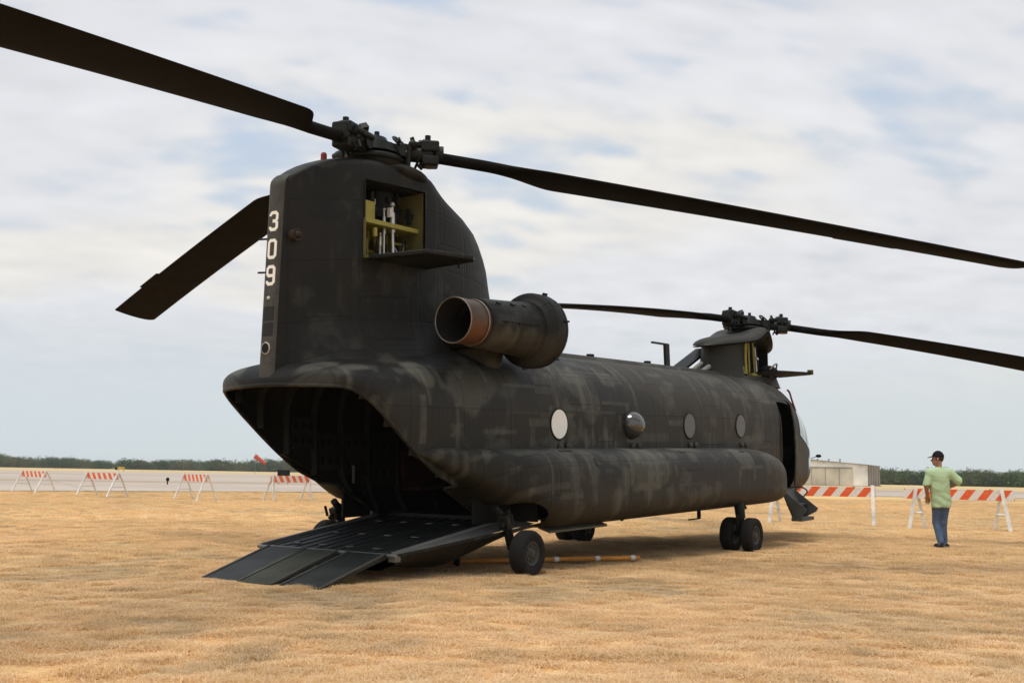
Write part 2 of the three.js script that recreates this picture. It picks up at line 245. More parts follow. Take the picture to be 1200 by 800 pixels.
{ // inside of the hold
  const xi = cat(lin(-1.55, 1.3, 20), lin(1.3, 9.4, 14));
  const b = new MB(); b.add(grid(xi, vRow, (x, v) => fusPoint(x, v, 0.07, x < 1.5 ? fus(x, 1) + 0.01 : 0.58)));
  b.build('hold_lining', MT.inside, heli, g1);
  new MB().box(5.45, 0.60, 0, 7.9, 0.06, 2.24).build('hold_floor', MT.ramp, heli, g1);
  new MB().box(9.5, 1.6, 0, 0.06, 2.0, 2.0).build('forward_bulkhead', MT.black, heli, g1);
  for (const x of [-1.15, -0.75, -0.3, 0.2, 0.7, 1.25, 1.85, 2.6, 3.6]) { const r = new MB(); const at = (v, s) => fusPoint(x, v, s, x < 1.5 ? fus(x, 1) + 0.02 : 0.62); r.add(grid([0, 1, 2, 3], vRow, (k, v) => { const p = at(v, k === 1 || k === 2 ? 0.17 : 0.075); return [x + (k < 2 ? -0.03 : 0.03), p[1], p[2]]; })); r.build('frame_rib', MT.rib, heli, g1); }
  for (const sgn of [-1, 1]) { // side stiffener panels with lightening holes
    for (const [x0, x1, y0, y1] of [[0.25, 0.66, 1.25, 1.75], [0.75, 1.2, 1.15, 1.75], [1.32, 1.8, 1.0, 1.75], [-0.25, 0.15, 1.55, 1.95]]) {
      const sh = new THREE.Shape(); sh.moveTo(x0, y0); sh.lineTo(x1, y0); sh.lineTo(x1, y1); sh.lineTo(x0, y1); sh.closePath();
      for (let a = 0; a < 3; a++) for (let c = 0; c < 2; c++) { const h = new THREE.Path(); h.absellipse(x0 + (a + 0.5) / 3 * (x1 - x0), y0 + (c + 0.5) / 2 * (y1 - y0), 0.04, 0.06, 0, Math.PI * 2); sh.holes.push(h); }
      new MB().add(new THREE.ExtrudeGeometry(sh, { depth: 0.02, bevelEnabled: false, curveSegments: 10 }), M4(0, 0, sgn * 1.05 - 0.01)).build('lightening_panel', MT.rib, heli, g1);
    }
    new MB().bar([1.2, 0.72, sgn * 1.08], [1.05, 1.42, sgn * 1.06], 0.022).build('ramp_actuator', MT.rib, heli, g1);
    new MB().bar([1.36, 0.55, sgn * 1.12], [1.37, 0.80, sgn * 1.1], 0.016).build('actuator_rod', MT.white, heli, g1);
    new MB().box(2.6, 0.95, sgn * 0.92, 1.3, 0.05, 0.42).box(2.6, 1.22, sgn * 1.08, 1.3, 0.56, 0.1).build('troop_seat', gm(0.05, 0.02, 0.015, 0.9), heli, g1);
  }
  new MB().bar([0.9, 1.05, -1.03], [0.9, 1.3, -1.03], 0.022).build('fire_bottle', gm(0.12, 0.12, 0.12, 0.6), heli, g1);
  new MB().bar([1.5, 1.3, 0.95], [1.45, 1.85, 0.93], 0.012).build('hold_strap', MT.khaki, heli, g1);
  new MB().box(-0.1, 2.28, 0.45, 0.5, 0.06, 0.35).bar([-0.35, 2.25, 0.45], [0.15, 2.25, 0.45], 0.05).build('hydraulic_pack', gm(0.14, 0.06, 0.02, 0.6), heli, g1);
}
// side pods
const pod = table([ // x, low, top, half-thickness from z 1.12
  [-0.36, 1.47, 1.50, 0.09], [-0.2, 1.40, 1.54, 0.12], [0, 1.31, 1.56, 0.19], [0.35, 1.16, 1.55, 0.31], [0.7, 0.97, 1.545, 0.46], [1.0, 0.83, 1.54, 0.57], [1.3, 0.71, 1.54, 0.66], [1.6, 0.54, 1.54, 0.72], [1.85, 0.48, 1.54, 0.74], [3, 0.45, 1.53, 0.74], [8.6, 0.45, 1.50, 0.74], [9.2, 0.45, 1.44, 0.735], [9.6, 0.455, 1.33, 0.70], [9.85, 0.475, 1.14, 0.61], [9.95, 0.53, 0.98, 0.48], [9.99, 0.62, 0.86, 0.3], [10.0, 0.70, 0.76, 0.1]]);
function podPoint(x, t, s) { const lo = pod(x, 1), hi = pod(x, 2), th = pod(x, 3) + 0.02, mid = lo + (hi - lo) * 0.45; const a = (t - 0.5) * Math.PI, si0 = t - 0.5, n = si0 > 0 ? 2 / 3.8 : 2 / 3.1; const c = Math.pow(Math.max(0, Math.cos(a)), n), si = Math.sign(Math.sin(a)) * Math.pow(Math.abs(Math.sin(a)), n); return [x, mid + (si > 0 ? hi - mid : mid - lo) * si, s * (1.10 + th * c)]; }
for (const s of [1, -1]) {
  const b = new MB(), px = cat(lin(-0.36, 0.6, 14), lin(0.6, 1.9, 60), lin(1.9, 9.2, 24), lin(9.2, 9.85, 8), [9.9, 9.94, 9.97, 9.99, 10.0]);
  const arch = (i, j, c) => c[1] < 0.9 && Math.hypot((c[0] - 1.22) / 0.42, (c[1] - 0.55) / 0.30) < 1;
  b.add(grid(px, cat(lin(0, 0.45, 40), lin(0.45, 1, 14)), (x, t) => podPoint(x, t, s), arch, s < 0));
  b.build('side_pod', paint, heli, camoUV);
  const w = new MB(); // wheel well, lining behind the arch
  w.box(1.3, 0.92, s * 1.36, 0.7, 0.04, 0.40).box(1.62, 0.74, s * 1.36, 0.04, 0.32, 0.42).box(1.2, 0.75, s * 1.14, 0.8, 0.34, 0.04);
  w.build('wheel_well', MT.black, heli, g1);
  // hatch plates and fuel panel on the pod
  for (const [x, t, lx, ly] of [[2.75, 0.66, 0.10, 0.12], [5.6, 0.8, 0.16, 0.05], [7.9, 0.8, 0.16, 0.05], [2.2, 0.83, 0.3, 0.03]]) { const p = podPoint(x, t, s), q = podPoint(x, t + 0.02, s); new MB().box(p[0], p[1], p[2], lx, ly, 0.02, Math.atan2(q[2] - p[2], q[1] - p[1]), 0, 0, 0.004).build('pod_hatch', MT.olive, heli, g1); }
}
for (const s of [1, -1]) { // drain and shackles under the belly
  new MB().box(5.6, 0.47, s * 0.55, 0.10, 0.10, 0.05).add(new THREE.TorusGeometry(0.05, 0.016, 6, 12), M4(5.62, 0.38, s * 0.55)).build('tie_down_ring', MT.black, heli, g1);
}
new MB().box(4.3, 0.40, 0.35, 0.9, 0.24, 0.5, 0, 0, 0, 0.04).box(4.75, 0.32, 0.35, 0.12, 0.3, 0.12).add(new THREE.TorusGeometry(0.07, 0.025, 6, 14), M4(4.8, 0.15, 0.35)).build('cargo_hook', MT.black, heli, g1);
new MB().box(2.75, 0.45, 1.42, 1.5, 0.03, 0.20, 0.3).build('belly_flap', gm(0.14, 0.14, 0.115, 0.7), heli, g1);
new MB().box(7.15, 0.40, 1.2, 0.05, 0.2, 0.05).box(6.97, 0.30, 1.2, 0.42, 0.02, 0.03).build('belly_aerial', MT.black, heli, g1);
new MB().box(8.35, 0.47, 1.5, 0.2, 0.04, 0.05, 0, 0, -0.5).build('drain_mast', MT.black, heli, g1);
// windows along both sides: [x, y, look]
const glass = new THREE.MeshPhysicalMaterial({ color: new THREE.Color().setRGB(0.085, 0.085, 0.085), roughness: 0.4 });
const skyPaleGlass = new THREE.MeshPhysicalMaterial({ color: new THREE.Color().setRGB(0.90, 0.90, 0.88), roughness: 0.5 });  // sky reflection put into the pane as an even pale matte colour
const bubbleGlass = new THREE.MeshPhysicalMaterial({ color: new THREE.Color().setRGB(0.05, 0.048, 0.045), roughness: 0.12, clearcoat: 0.6, clearcoatRoughness: 0.08, ior: 1.6 });
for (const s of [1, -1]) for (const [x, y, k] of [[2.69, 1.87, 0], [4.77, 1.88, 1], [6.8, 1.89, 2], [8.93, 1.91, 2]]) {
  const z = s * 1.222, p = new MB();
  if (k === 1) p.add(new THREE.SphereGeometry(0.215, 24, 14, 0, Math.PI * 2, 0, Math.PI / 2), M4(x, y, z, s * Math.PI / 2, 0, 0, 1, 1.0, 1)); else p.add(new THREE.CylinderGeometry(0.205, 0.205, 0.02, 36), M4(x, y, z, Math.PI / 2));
  const w = p.build('cabin_window', k === 1 ? bubbleGlass : k === 0 ? skyPaleGlass : glass, heli);
  if (k === 0) w.userData.label = 'round window with its sky reflection painted pale';
  if (k === 1) { w.userData.label = 'domed bubble window'; new MB().add(new THREE.CylinderGeometry(0.21, 0.21, 0.012, 36), M4(x, y, z, Math.PI / 2)).build('window_opening', MT.black, w, g1); }
  new MB().add(new THREE.TorusGeometry(0.216, 0.014, 8, 40), M4(x, y, z)).build('window_frame', gm(0.018, 0.017, 0.015, 0.6), w, g1);
  for (const d of [-0.1, 0.1]) new MB().add(new THREE.SphereGeometry(0.06, 8, 6), M4(x + d + 0.12, 1.555, s * 1.235, 0, 0, 0, 1, 0.9, 0.5)).build('tie_fitting', gm(0.085, 0.08, 0.065, 0.7), heli, g1);
}
// cockpit: dark interior through the door, seat, glazing
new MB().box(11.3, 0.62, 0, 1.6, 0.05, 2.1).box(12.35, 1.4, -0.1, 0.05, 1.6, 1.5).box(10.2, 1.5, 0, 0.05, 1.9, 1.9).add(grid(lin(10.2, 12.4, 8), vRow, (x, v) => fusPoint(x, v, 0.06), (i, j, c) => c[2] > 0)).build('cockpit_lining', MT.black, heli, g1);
new MB().tube([[11.6, 0.7, 0.75], [11.35, 1.1, 0.9], [11.2, 1.8, 0.95], [11.12, 2.3, 0.85]], 0.09, 24, 8).tube([[11.75, 0.7, 0.6], [11.55, 1.2, 0.75], [11.42, 1.9, 0.8], [11.35, 2.25, 0.7]], 0.06, 24, 8).build('cockpit_seat', gm(0.09, 0.10, 0.10, 0.75), heli, g1);  // curved grey tubes stand for the cockpit seat glimpsed through the door
function skinPatch(x0, x1, v0, v1, off) { return grid(lin(x0, x1, 8), lin(v0, v1, 8), (x, v) => { const p = fusPoint(x, v), n = [0, (p[1] - 1.3) * 0.4, p[2]], l = Math.hypot(...n); return [p[0] + off * 0.3, p[1] + n[1] / l * off, p[2] + n[2] / l * off]; }); }
const cockpitGlass = new THREE.MeshPhysicalMaterial({ color: new THREE.Color().setRGB(0.10, 0.13, 0.13), roughness: 0.05, clearcoat: 1, clearcoatRoughness: 0.03 });
for (const s of [1, -1]) {
  for (const [x0, x1, a, c] of [[12.15, 12.72, 0.36, 0.60], [12.78, 13.25, 0.30, 0.60], [12.9, 13.6, 0.66, 0.84], [13.3, 13.75, 0.22, 0.58], [12.75, 13.3, 0.02, 0.24]]) { const m = new MB().add(skinPatch(x0, x1, s * a, s * c, 0.008)).build('cockpit_window', cockpitGlass, heli); }
}
new MB().bar([13.15, 1.25, 1.0], [13.3, 1.29, 1.08], 0.007).add(new THREE.SphereGeometry(0.06, 10, 8), M4(13.34, 1.30, 1.10, 0, 0, 0, 1.3, 0.6, 1)).build('pitot_probe', MT.black, heli, g1);
new MB().tube([[12.0, 2.70, 0.95], [12.05, 2.66, 0.97], [12.1, 2.5, 1.0], [12.15, 2.26, 1.06]], 0.022, 20, 6).build('red_streamer', MT.red, heli, g1);
new MB().bar([11.5, 2.82, 0.72], [11.62, 2.93, 0.74], 0.02).add(new THREE.SphereGeometry(0.05, 8, 6), M4(11.64, 2.94, 0.74)).build('spot_lamp', MT.black, heli, g1);
{ // lower door half folded down as steps, with perforated side plates
  const stepM = gm(0.075, 0.077, 0.072, 0.5);
  new MB().add(grid([10.85, 11.0, 11.4, 11.5], lin(0, 1, 4), (x, t) => [x, 0.68 - 0.58 * t, 1.24 + 0.24 * t])).add(grid([10.85, 11.0, 11.4, 11.5], lin(0, 1, 4), (x, t) => [x, 0.68 - 0.58 * t, 1.20 + 0.24 * t], null, true)).box(11.17, 0.08, 1.53, 0.66, 0.07, 0.22).box(11.17, 0.36, 1.42, 0.62, 0.035, 0.2).build('boarding_steps', stepM, heli, g1);
  for (const x of [10.86, 11.48]) { const tri = new THREE.Shape(); tri.moveTo(1.24, 0.66); tri.lineTo(1.74, 0.28); tri.lineTo(1.70, 0.21); tri.lineTo(1.48, 0.10); tri.closePath(); for (const [z, y] of [[1.40, 0.42], [1.48, 0.36], [1.56, 0.31], [1.64, 0.28]]) { const h = new THREE.Path(); h.absellipse(z, y, 0.045, 0.035, 0, 7); tri.holes.push(h); } new MB().add(new THREE.ExtrudeGeometry(tri, { depth: 0.025, bevelEnabled: false, curveSegments: 10 }), M4(x, 0, 0, 0, -Math.PI / 2, 0)).build('step_side_plate', stepM, heli, g1); }
  new MB().tube([[11.15, 0.66, 1.2], [11.5, 0.70, 1.35], [11.75, 0.60, 1.42], [11.6, 0.5, 1.40]], 0.015, 20, 6).build('step_handrail', MT.black, heli, g1);
}
// ------------------------------------------------------------ aft pylon
const XB0 = -0.41, XB1 = 0.64, YB0 = 3.93, YB1 = 4.91, TEX = -1.60, teX = (y) => -1.53 - 0.052 * (4.78 - y);
const pylLE = table([[2.5, 3.3], [2.8, 3.05], [3.1, 2.82], [3.5, 2.66], [3.85, 2.55], [4.1, 2.49], [4.3, 2.39], [4.5, 2.25], [4.68, 2.05], [4.81, 1.72], [4.94, 1.38], [5.08, 1.10], [5.2, 0.90]]);
const pylTop = table([[-1.60, 4.74], [-1.5, 4.80], [-1.38, 4.88], [-1.2, 4.98], [-0.87, 5.11], [-0.42, 5.21], [0.06, 5.25], [0.5, 5.21], [0.9, 5.12]]);
function pylHalf(x, y) {
  const le = pylLE(y, 1), hm = 0.46; let h;
  if (x < XB1) { const q = Math.max(0, (x - teX(y)) / (XB1 - teX(y))); h = 0.125 + (hm - 0.125) * (1 - Math.pow(1 - q, 1.7)); } else { const q = Math.min(1, (x - XB1) / Math.max(0.05, le - XB1)); h = hm * Math.pow(Math.max(0, 1 - Math.pow(q, 2.3)), 0.5); }
  const fl = Math.max(0, 3.3 - y) / 0.9; return h + 0.62 * Math.pow(Math.min(1, fl), 2.3) * sm(TEX - 0.1, TEX + 1.0, x) * (x > XB1 ? Math.pow(Math.max(0, 1 - Math.pow((x - XB1) / Math.max(0.05, le - XB1), 3)), 0.5) : 1);
}
{
  const us = cat(lin(0, 1, 9), lin(1, 2, 6), lin(2, 2.85, 9), [2.9, 2.94, 2.97, 2.99, 3]), vs = cat(lin(0, 1, 14), lin(1, 2, 6), lin(2, 2.8, 8), [2.85, 2.9, 2.93, 2.96, 2.98, 2.99, 3]);
  const pt = (u, v, s) => {
    let x = u < 1 ? mix(-1.57, XB0, u) : u < 2 ? mix(XB0, XB1, u - 1) : null, top = x === null ? pylTop(0.4, 1) - 0.06 * (u - 2) : pylTop(x, 1);
    const b1 = Math.min(YB1, top - 0.15), b0 = Math.min(YB0, b1 - 0.3); const y = v < 1 ? mix(2.35, b0, v) : v < 2 ? mix(b0, b1, v - 1) : mix(b1, top, v - 2);
    if (u < 1) x = mix(teX(y), XB0, u); if (x === null) x = mix(XB1, pylLE(y, 1), u - 2);
    let h = pylHalf(x, y); if (v > 2) h *= Math.pow(Math.max(0, 1 - Math.pow(v - 2, 7)), 0.5);
    return [x, y, s * h];
  };
  const b = new MB();
  b.add(grid(us, vs, (u, v) => pt(u, v, 1), (i, j, c) => c[0] > XB0 && c[0] < XB1 && c[1] > YB0 && c[1] < YB1));
  b.add(grid(us, vs, (u, v) => pt(u, v, -1), null, true));
  // rounded cowl under the rotor mast, overhanging the open bay
  b.add(new THREE.SphereGeometry(1, 32, 16), M4(0.42, 5.12, 0, 0, 0, -0.12, 0.56, 0.15, 0.54));
  b.build('aft_pylon', paint, heli, camoUV);
}
{ // trailing edge strip with the printed number
  const cv = document.createElement('canvas'); cv.width = 128; cv.height = 1280; const c = cv.getContext('2d');
  c.fillStyle = '#3b3a35'; c.fillRect(0, 0, 128, 1280);
  const r = rng(5); for (let k = 0; k < 500; k++) { c.fillStyle = `rgba(${r() < 0.5 ? '20,20,18' : '96,94,86'},${0.04 + r() * 0.08})`; c.fillRect(r() * 128, r() * 1280, 2 + r() * 30, 4 + r() * 60); }
  const Y0 = 2.30, Y1 = 4.80, py = (y) => 1280 * (1 - (y - Y0) / (Y1 - Y0));
  c.fillStyle = '#efece6'; c.strokeStyle = '#efece6'; c.lineWidth = 20; c.lineJoin = 'miter';
  const dg = (y, f) => { c.save(); c.translate(66, py(y)); f(); c.restore(); };
  const hw = 28, hh = 52, q = 12; // octagonal block numerals
  dg(4.22, () => { c.beginPath(); c.moveTo(-hw, -hh + 20); c.lineTo(-hw, -hh + q); c.lineTo(-hw + q, -hh); c.lineTo(hw - q, -hh); c.lineTo(hw, -hh + q); c.lineTo(hw, -q); c.lineTo(hw - q, 0); c.lineTo(-8, 0); c.moveTo(hw - q, 0); c.lineTo(hw, q); c.lineTo(hw, hh - q); c.lineTo(hw - q, hh); c.lineTo(-hw + q, hh); c.lineTo(-hw, hh - q); c.lineTo(-hw, hh - 20); c.stroke(); });
  dg(3.885, () => { c.beginPath(); c.moveTo(-hw, -hh + q); c.lineTo(-hw + q, -hh); c.lineTo(hw - q, -hh); c.lineTo(hw, -hh + q); c.lineTo(hw, hh - q); c.lineTo(hw - q, hh); c.lineTo(-hw + q, hh); c.lineTo(-hw, hh - q); c.closePath(); c.stroke(); });
  dg(3.57, () => { c.beginPath(); c.moveTo(hw, 2); c.lineTo(-hw + q, 2); c.lineTo(-hw, 2 - q); c.lineTo(-hw, -hh + q); c.lineTo(-hw + q, -hh); c.lineTo(hw - q, -hh); c.lineTo(hw, -hh + q); c.lineTo(hw, hh - q); c.lineTo(hw - q, hh); c.lineTo(-hw + q, hh); c.lineTo(-hw, hh - q); c.lineTo(-hw, hh - 20); c.stroke(); });
  c.fillStyle = '#5a2a20'; c.beginPath(); c.arc(66, py(4.05), 7, 0, 7); c.fill();
  c.fillStyle = '#0a0b0c'; c.fillRect(18, py(3.2), 92, py(3.03) - py(3.2)); c.fillRect(18, py(3.01), 92, py(2.85) - py(3.01));
  const t = new THREE.CanvasTexture(cv); t.colorSpace = THREE.SRGBColorSpace;
  const us = lin(-1, 1, 12), vs = cat(lin(0, 0.9, 10), lin(0.9, 1, 6));
  const g = grid(us, vs, (u, v) => { const y = mix(Y0, Y1, v), rr = v > 0.95 ? (v - 0.95) / 0.05 : 0, w = 0.128; return [teX(y) - 0.035 + 0.035 * Math.pow(Math.abs(u), 5) + 0.09 * rr * rr, y, -w * u]; }, null, true);
  { const u = g.attributes.uv; for (let i = 0; i < u.count; i++) u.setXY(i, 0.5 - u.getX(i) / 2, u.getY(i)); }
  const te = new MB().add(g); te.build('trailing_edge', new THREE.MeshStandardMaterial({ map: t, roughness: 0.7 }), heli);
  new MB().add(new THREE.TorusGeometry(0.066, 0.011, 6, 8), M4(teX(2.71) - 0.04, 2.71, 0, 0, Math.PI / 2)).build('tail_light', gm(0.5, 0.48, 0.44, 0.5), heli, g1);
  new MB().add(new THREE.CylinderGeometry(0.06, 0.06, 0.03, 20), M4(teX(2.71) - 0.035, 2.71, 0, 0, 0, Math.PI / 2)).build('tail_light_lens', MT.black, heli, g1);
  new MB().add(new THREE.SphereGeometry(0.022, 8, 6), M4(teX(3.3) - 0.04, 3.30, 0.0)).build('formation_light', MT.white, heli, g1);
  for (const y of [3.62, 4.02]) new MB().bar([TEX + 0.03, y, -0.1], [TEX, y + 0.005, -0.24], 0.012).build('static_wick', MT.black, heli, g1);
  new MB().bar([-1.42, 4.06, 0.12], [-1.42, 4.06, 0.235], 0.075, 14).add(new THREE.SphereGeometry(0.045, 10, 8), M4(-1.42, 4.06, 0.235)).build('position_light', gm(0.045, 0.03, 0.022, 0.5), heli, g1);
  new MB().bar([-0.78, 5.10, 0], [-0.78, 5.185, 0], 0.04, 12).add(new THREE.SphereGeometry(0.04, 12, 8), M4(-0.78, 5.185, 0)).build('beacon_light', MT.red, heli, g1);
}
{ // open access bay in the pylon, primer yellow inside
  const zb = -0.12, zf = 0.40, xm = (XB0 + XB1) / 2, L = XB1 - XB0, ym = (YB0 + YB1) / 2, Hh = YB1 - YB0;
  const bay = new MB().box(xm, ym, zb, L + 0.06, Hh + 0.06, 0.03).box(XB0 - 0.012, 4.17, 0.13, 0.03, 0.46, 0.50).box(XB1 + 0.012, ym, 0.14, 0.03, Hh, 0.54).box(xm, YB0 - 0.012, 0.15, L + 0.05, 0.03, 0.56).build('access_bay', MT.yellowDark, heli, g1);
  new MB().box(xm, YB1 + 0.01, 0.10, L + 0.06, 0.04, 0.5).box(XB0 - 0.012, 4.65, 0.13, 0.028, 0.46, 0.48).box(xm + 0.06, 4.66, zb + 0.03, L * 0.80, 0.34, 0.03).build('bay_lining', MT.black, heli, g1);
  new MB().box(xm, 4.40, 0.30, L, 0.055, 0.10).box(xm, 4.38, 0.1, L, 0.02, 0.4).build('bay_shelf', MT.yellow, heli, g1);
  { const q = rng(77), ms = [MT.steel, MT.black, MT.black, MT.yellow, gm(0.12, 0.06, 0.03, 0.7), MT.hub]; for (let k = 0; k < 34; k++) { const lo = q() < 0.5, x = XB0 + 0.1 + q() * (L - 0.2), y = lo ? 3.98 + q() * 0.3 : 4.45 + q() * 0.36, z = -0.02 + q() * 0.34, v = q(), m = ms[Math.floor(q() * 6)]; const b = new MB(); if (v < 0.5) b.tube([[x, y - 0.12, z], [x + (q() - 0.5) * 0.08, y, z + 0.03], [x + (q() - 0.5) * 0.16, y + 0.13, z]], 0.008 + q() * 0.008, 10, 6); else if (v < 0.75) b.box(x, y, z, 0.04 + q() * 0.08, 0.04 + q() * 0.08, 0.05, 0, q(), q() * 0.4, 0.006); else b.bar([x, y - 0.05, z], [x, y + 0.06, z], 0.02 + q() * 0.02, 10); b.build('bay_fitting', m, heli, g1); } }
  const BX = 0.21; // everything inside the bay
  for (const x of [-0.5, -0.38, -0.26, -0.12, 0.0, 0.24, 0.36]) new MB().box(x + BX, 4.15, zb + 0.05, 0.03, 0.44, 0.07).build('bay_stiffener', MT.yellow, heli, g1);
  new MB().box(-0.46 + BX, 4.55, 0.14, 0.22, 0.24, 0.28).build('bay_bracket', MT.yellow, heli, g1);
  for (const [p, q, r] of [[[0.1, 4.22, 0.16], [0.4, 4.22, 0.16], 0.018], [[0.16, 3.96, 0.2], [0.32, 4.2, 0.2], 0.015], [[-0.5, 4.08, 0.05], [-0.12, 4.08, 0.05], 0.015]]) new MB().bar([p[0] + BX, p[1], p[2]], [q[0] + BX, q[1], q[2]], r).build('bay_brace', MT.yellow, heli, g1);
  for (const [p, q, r] of [[[-0.02, 3.95, 0.30], [0.0, 4.70, 0.26], 0.022], [[-0.13, 3.97, 0.24], [-0.11, 4.62, 0.22], 0.015], [[-0.22, 3.97, 0.25], [-0.16, 4.3, 0.2], 0.012]]) new MB().bar([p[0] + BX, p[1], p[2]], [q[0] + BX, q[1], q[2]], r).bar([mix(p[0], q[0], 0.5) + BX, mix(p[1], q[1], 0.5), mix(p[2], q[2], 0.5)], [mix(p[0], q[0], 0.85) + BX, mix(p[1], q[1], 0.85), mix(p[2], q[2], 0.85)], r * 1.7).add(new THREE.SphereGeometry(r * 1.8, 10, 8), M4(q[0] + BX, q[1], q[2])).build('control_actuator', MT.steel, heli, g1);
  new MB().box(-0.06 + BX, 4.58, 0.28, 0.06, 0.12, 0.05).build('rod_end', MT.white, heli, g1);
  new MB().add(new THREE.CylinderGeometry(0.2, 0.24, 0.34, 20), M4(0.0 + BX, 4.70, 0.02)).bar([-0.3 + BX, 4.52, 0.1], [0.3 + BX, 4.5, 0.1], 0.03).build('gearbox', MT.black, heli, g1);
  for (const [x, y, z, h] of [[-0.3, 4.6, 0.2, 0.3], [0.12, 4.56, 0.2, 0.3], [0.26, 4.66, 0.12, 0.34], [0.34, 4.6, 0.26, 0.2], [0.1, 4.78, 0.26, 0.16]]) new MB().bar([x + BX, y - h / 2, z], [x + BX + 0.03, y + h / 2, z - 0.04], 0.03).box(x + BX, y, z, 0.09, 0.07, 0.07, 0.3, 0.2, 0.1).build('bay_pipe', MT.black, heli, g1);
  new MB().box(0.0 + BX, 4.52, -0.02, 0.5, 0.2, 0.05).build('bay_shield', gm(0.20, 0.14, 0.07, 0.7), heli, g1);
  // fold-down work platform
  const p = new THREE.Shape(); p.moveTo(-0.40, 0); p.lineTo(0.68, 0); p.lineTo(0.62, 0.86); p.lineTo(0.5, 0.93); p.lineTo(-0.22, 0.80); p.closePath();
  new MB().add(new THREE.ExtrudeGeometry(p, { depth: 0.035, bevelEnabled: true, bevelSize: 0.01, bevelThickness: 0.01, bevelSegments: 1 }), M4(0, 3.93, 0.43, Math.PI / 2 - 0.02)).build('access_platform', paint, heli, camoUV);
  new MB().bar([0.42, 3.91, 1.2], [0.42, 3.80, 1.2], 0.014).build('platform_latch', MT.black, heli, g1);
}
// ------------------------------------------------------------ engines on the pylon's shoulders
for (const s of [1, -1]) {
  const E = (pts, seg = 40) => new THREE.LatheGeometry(pts.map(([x, r]) => new THREE.Vector2(r, x)), seg), pos = M4(0, 3.12, s * 1.30, 0, 0, -Math.PI / 2);
  const nac = new MB().add(E([[0.61, 0.20], [0.62, 0.305], [0.65, 0.32], [1.1, 0.34], [1.5, 0.36], [1.75, 0.385], [1.8, 0.385]]), pos);
  // mount fairing from the nacelle in to the shoulder and the pylon
  nac.add(grid(lin(1.1, 1.9, 12), lin(0, 1, 12), (x, t) => { const f = Math.pow(Math.max(0, Math.sin(Math.PI * (x - 1.1) / 0.8)), 0.5); return [x, 2.40 + 0.55 * t, s * (0.62 + 0.36 * f + 0.10 * f * t * t)]; }, null, s > 0));
  nac.box(1.4, 3.02, s * 0.78, 0.8, 0.36, 0.7, 0, 0, 0, 0.12);
  const n = nac.build('engine_nacelle', paint, heli, camoUV);
  new MB().add(E([[1.70, 0.385], [1.74, 0.41], [1.765, 0.47], [1.78, 0.497], [1.81, 0.51], [1.97, 0.513], [1.975, 0.503], [1.99, 0.503], [1.995, 0.511], [2.05, 0.50], [2.10, 0.465], [2.14, 0.38], [2.15, 0.2], [2.15, 0.02]]), pos).build('intake_screen', paint, heli, camoUV);
  new MB().add(E([[0.70, 0.27], [0.62, 0.280], [0.5, 0.285], [0.2, 0.290], [0.185, 0.287]]), pos).build('exhaust_pipe', MT.rust, heli, (g) => { const p = g.attributes.position, u = g.attributes.uv; for (let i = 0; i < p.count; i++) u.setXY(i, (p.getX(i) - 0.15) / 0.5, (p.getY(i) - 2.8) / 0.65); });
  new MB().add(E([[0.186, 0.284], [0.5, 0.265], [0.9, 0.25], [0.92, 0.02]]), pos).build('exhaust_liner', mat(0.006, 0.005, 0.005, 0.95), heli, g1);
  new MB().add(new THREE.TorusGeometry(0.285, 0.008, 8, 48), M4(0.185, 3.12, s * 1.30, 0, Math.PI / 2)).build('exhaust_rim', MT.rim, heli, g3);
  new MB().add(new THREE.TorusGeometry(0.292, 0.010, 8, 48), M4(0.55, 3.12, s * 1.30, 0, Math.PI / 2)).build('exhaust_band', MT.rim, heli, g3);
  new MB().box(1.25, 3.135, s * 1.66, 1.0, 0.010, 0.014).build('nacelle_seam', MT.black, heli, g1);
  for (const x of [0.85, 1.15, 1.4]) for (const a of [0.02, 0.9]) new MB().box(x, 3.12 + Math.sin(a) * (0.335 + 0.03 * (x - 0.7)), s * (1.30 + Math.cos(a) * (0.335 + 0.03 * (x - 0.7))), 0.07, 0.035, 0.02, s * -a).build('nacelle_latch', MT.hub, heli, g1);
  for (let k = 0; k < 6; k++) { const a = k / 6 * Math.PI * 2 + 0.2; new MB().box(1.98, 3.12 + Math.sin(a) * 0.517, s * (1.30 + Math.cos(a) * 0.517), 0.1, 0.05, 0.02, s * (Math.PI / 2 - a) + Math.PI / 2 * s * 0).build('screen_clamp', MT.hub, heli, g1); }
}
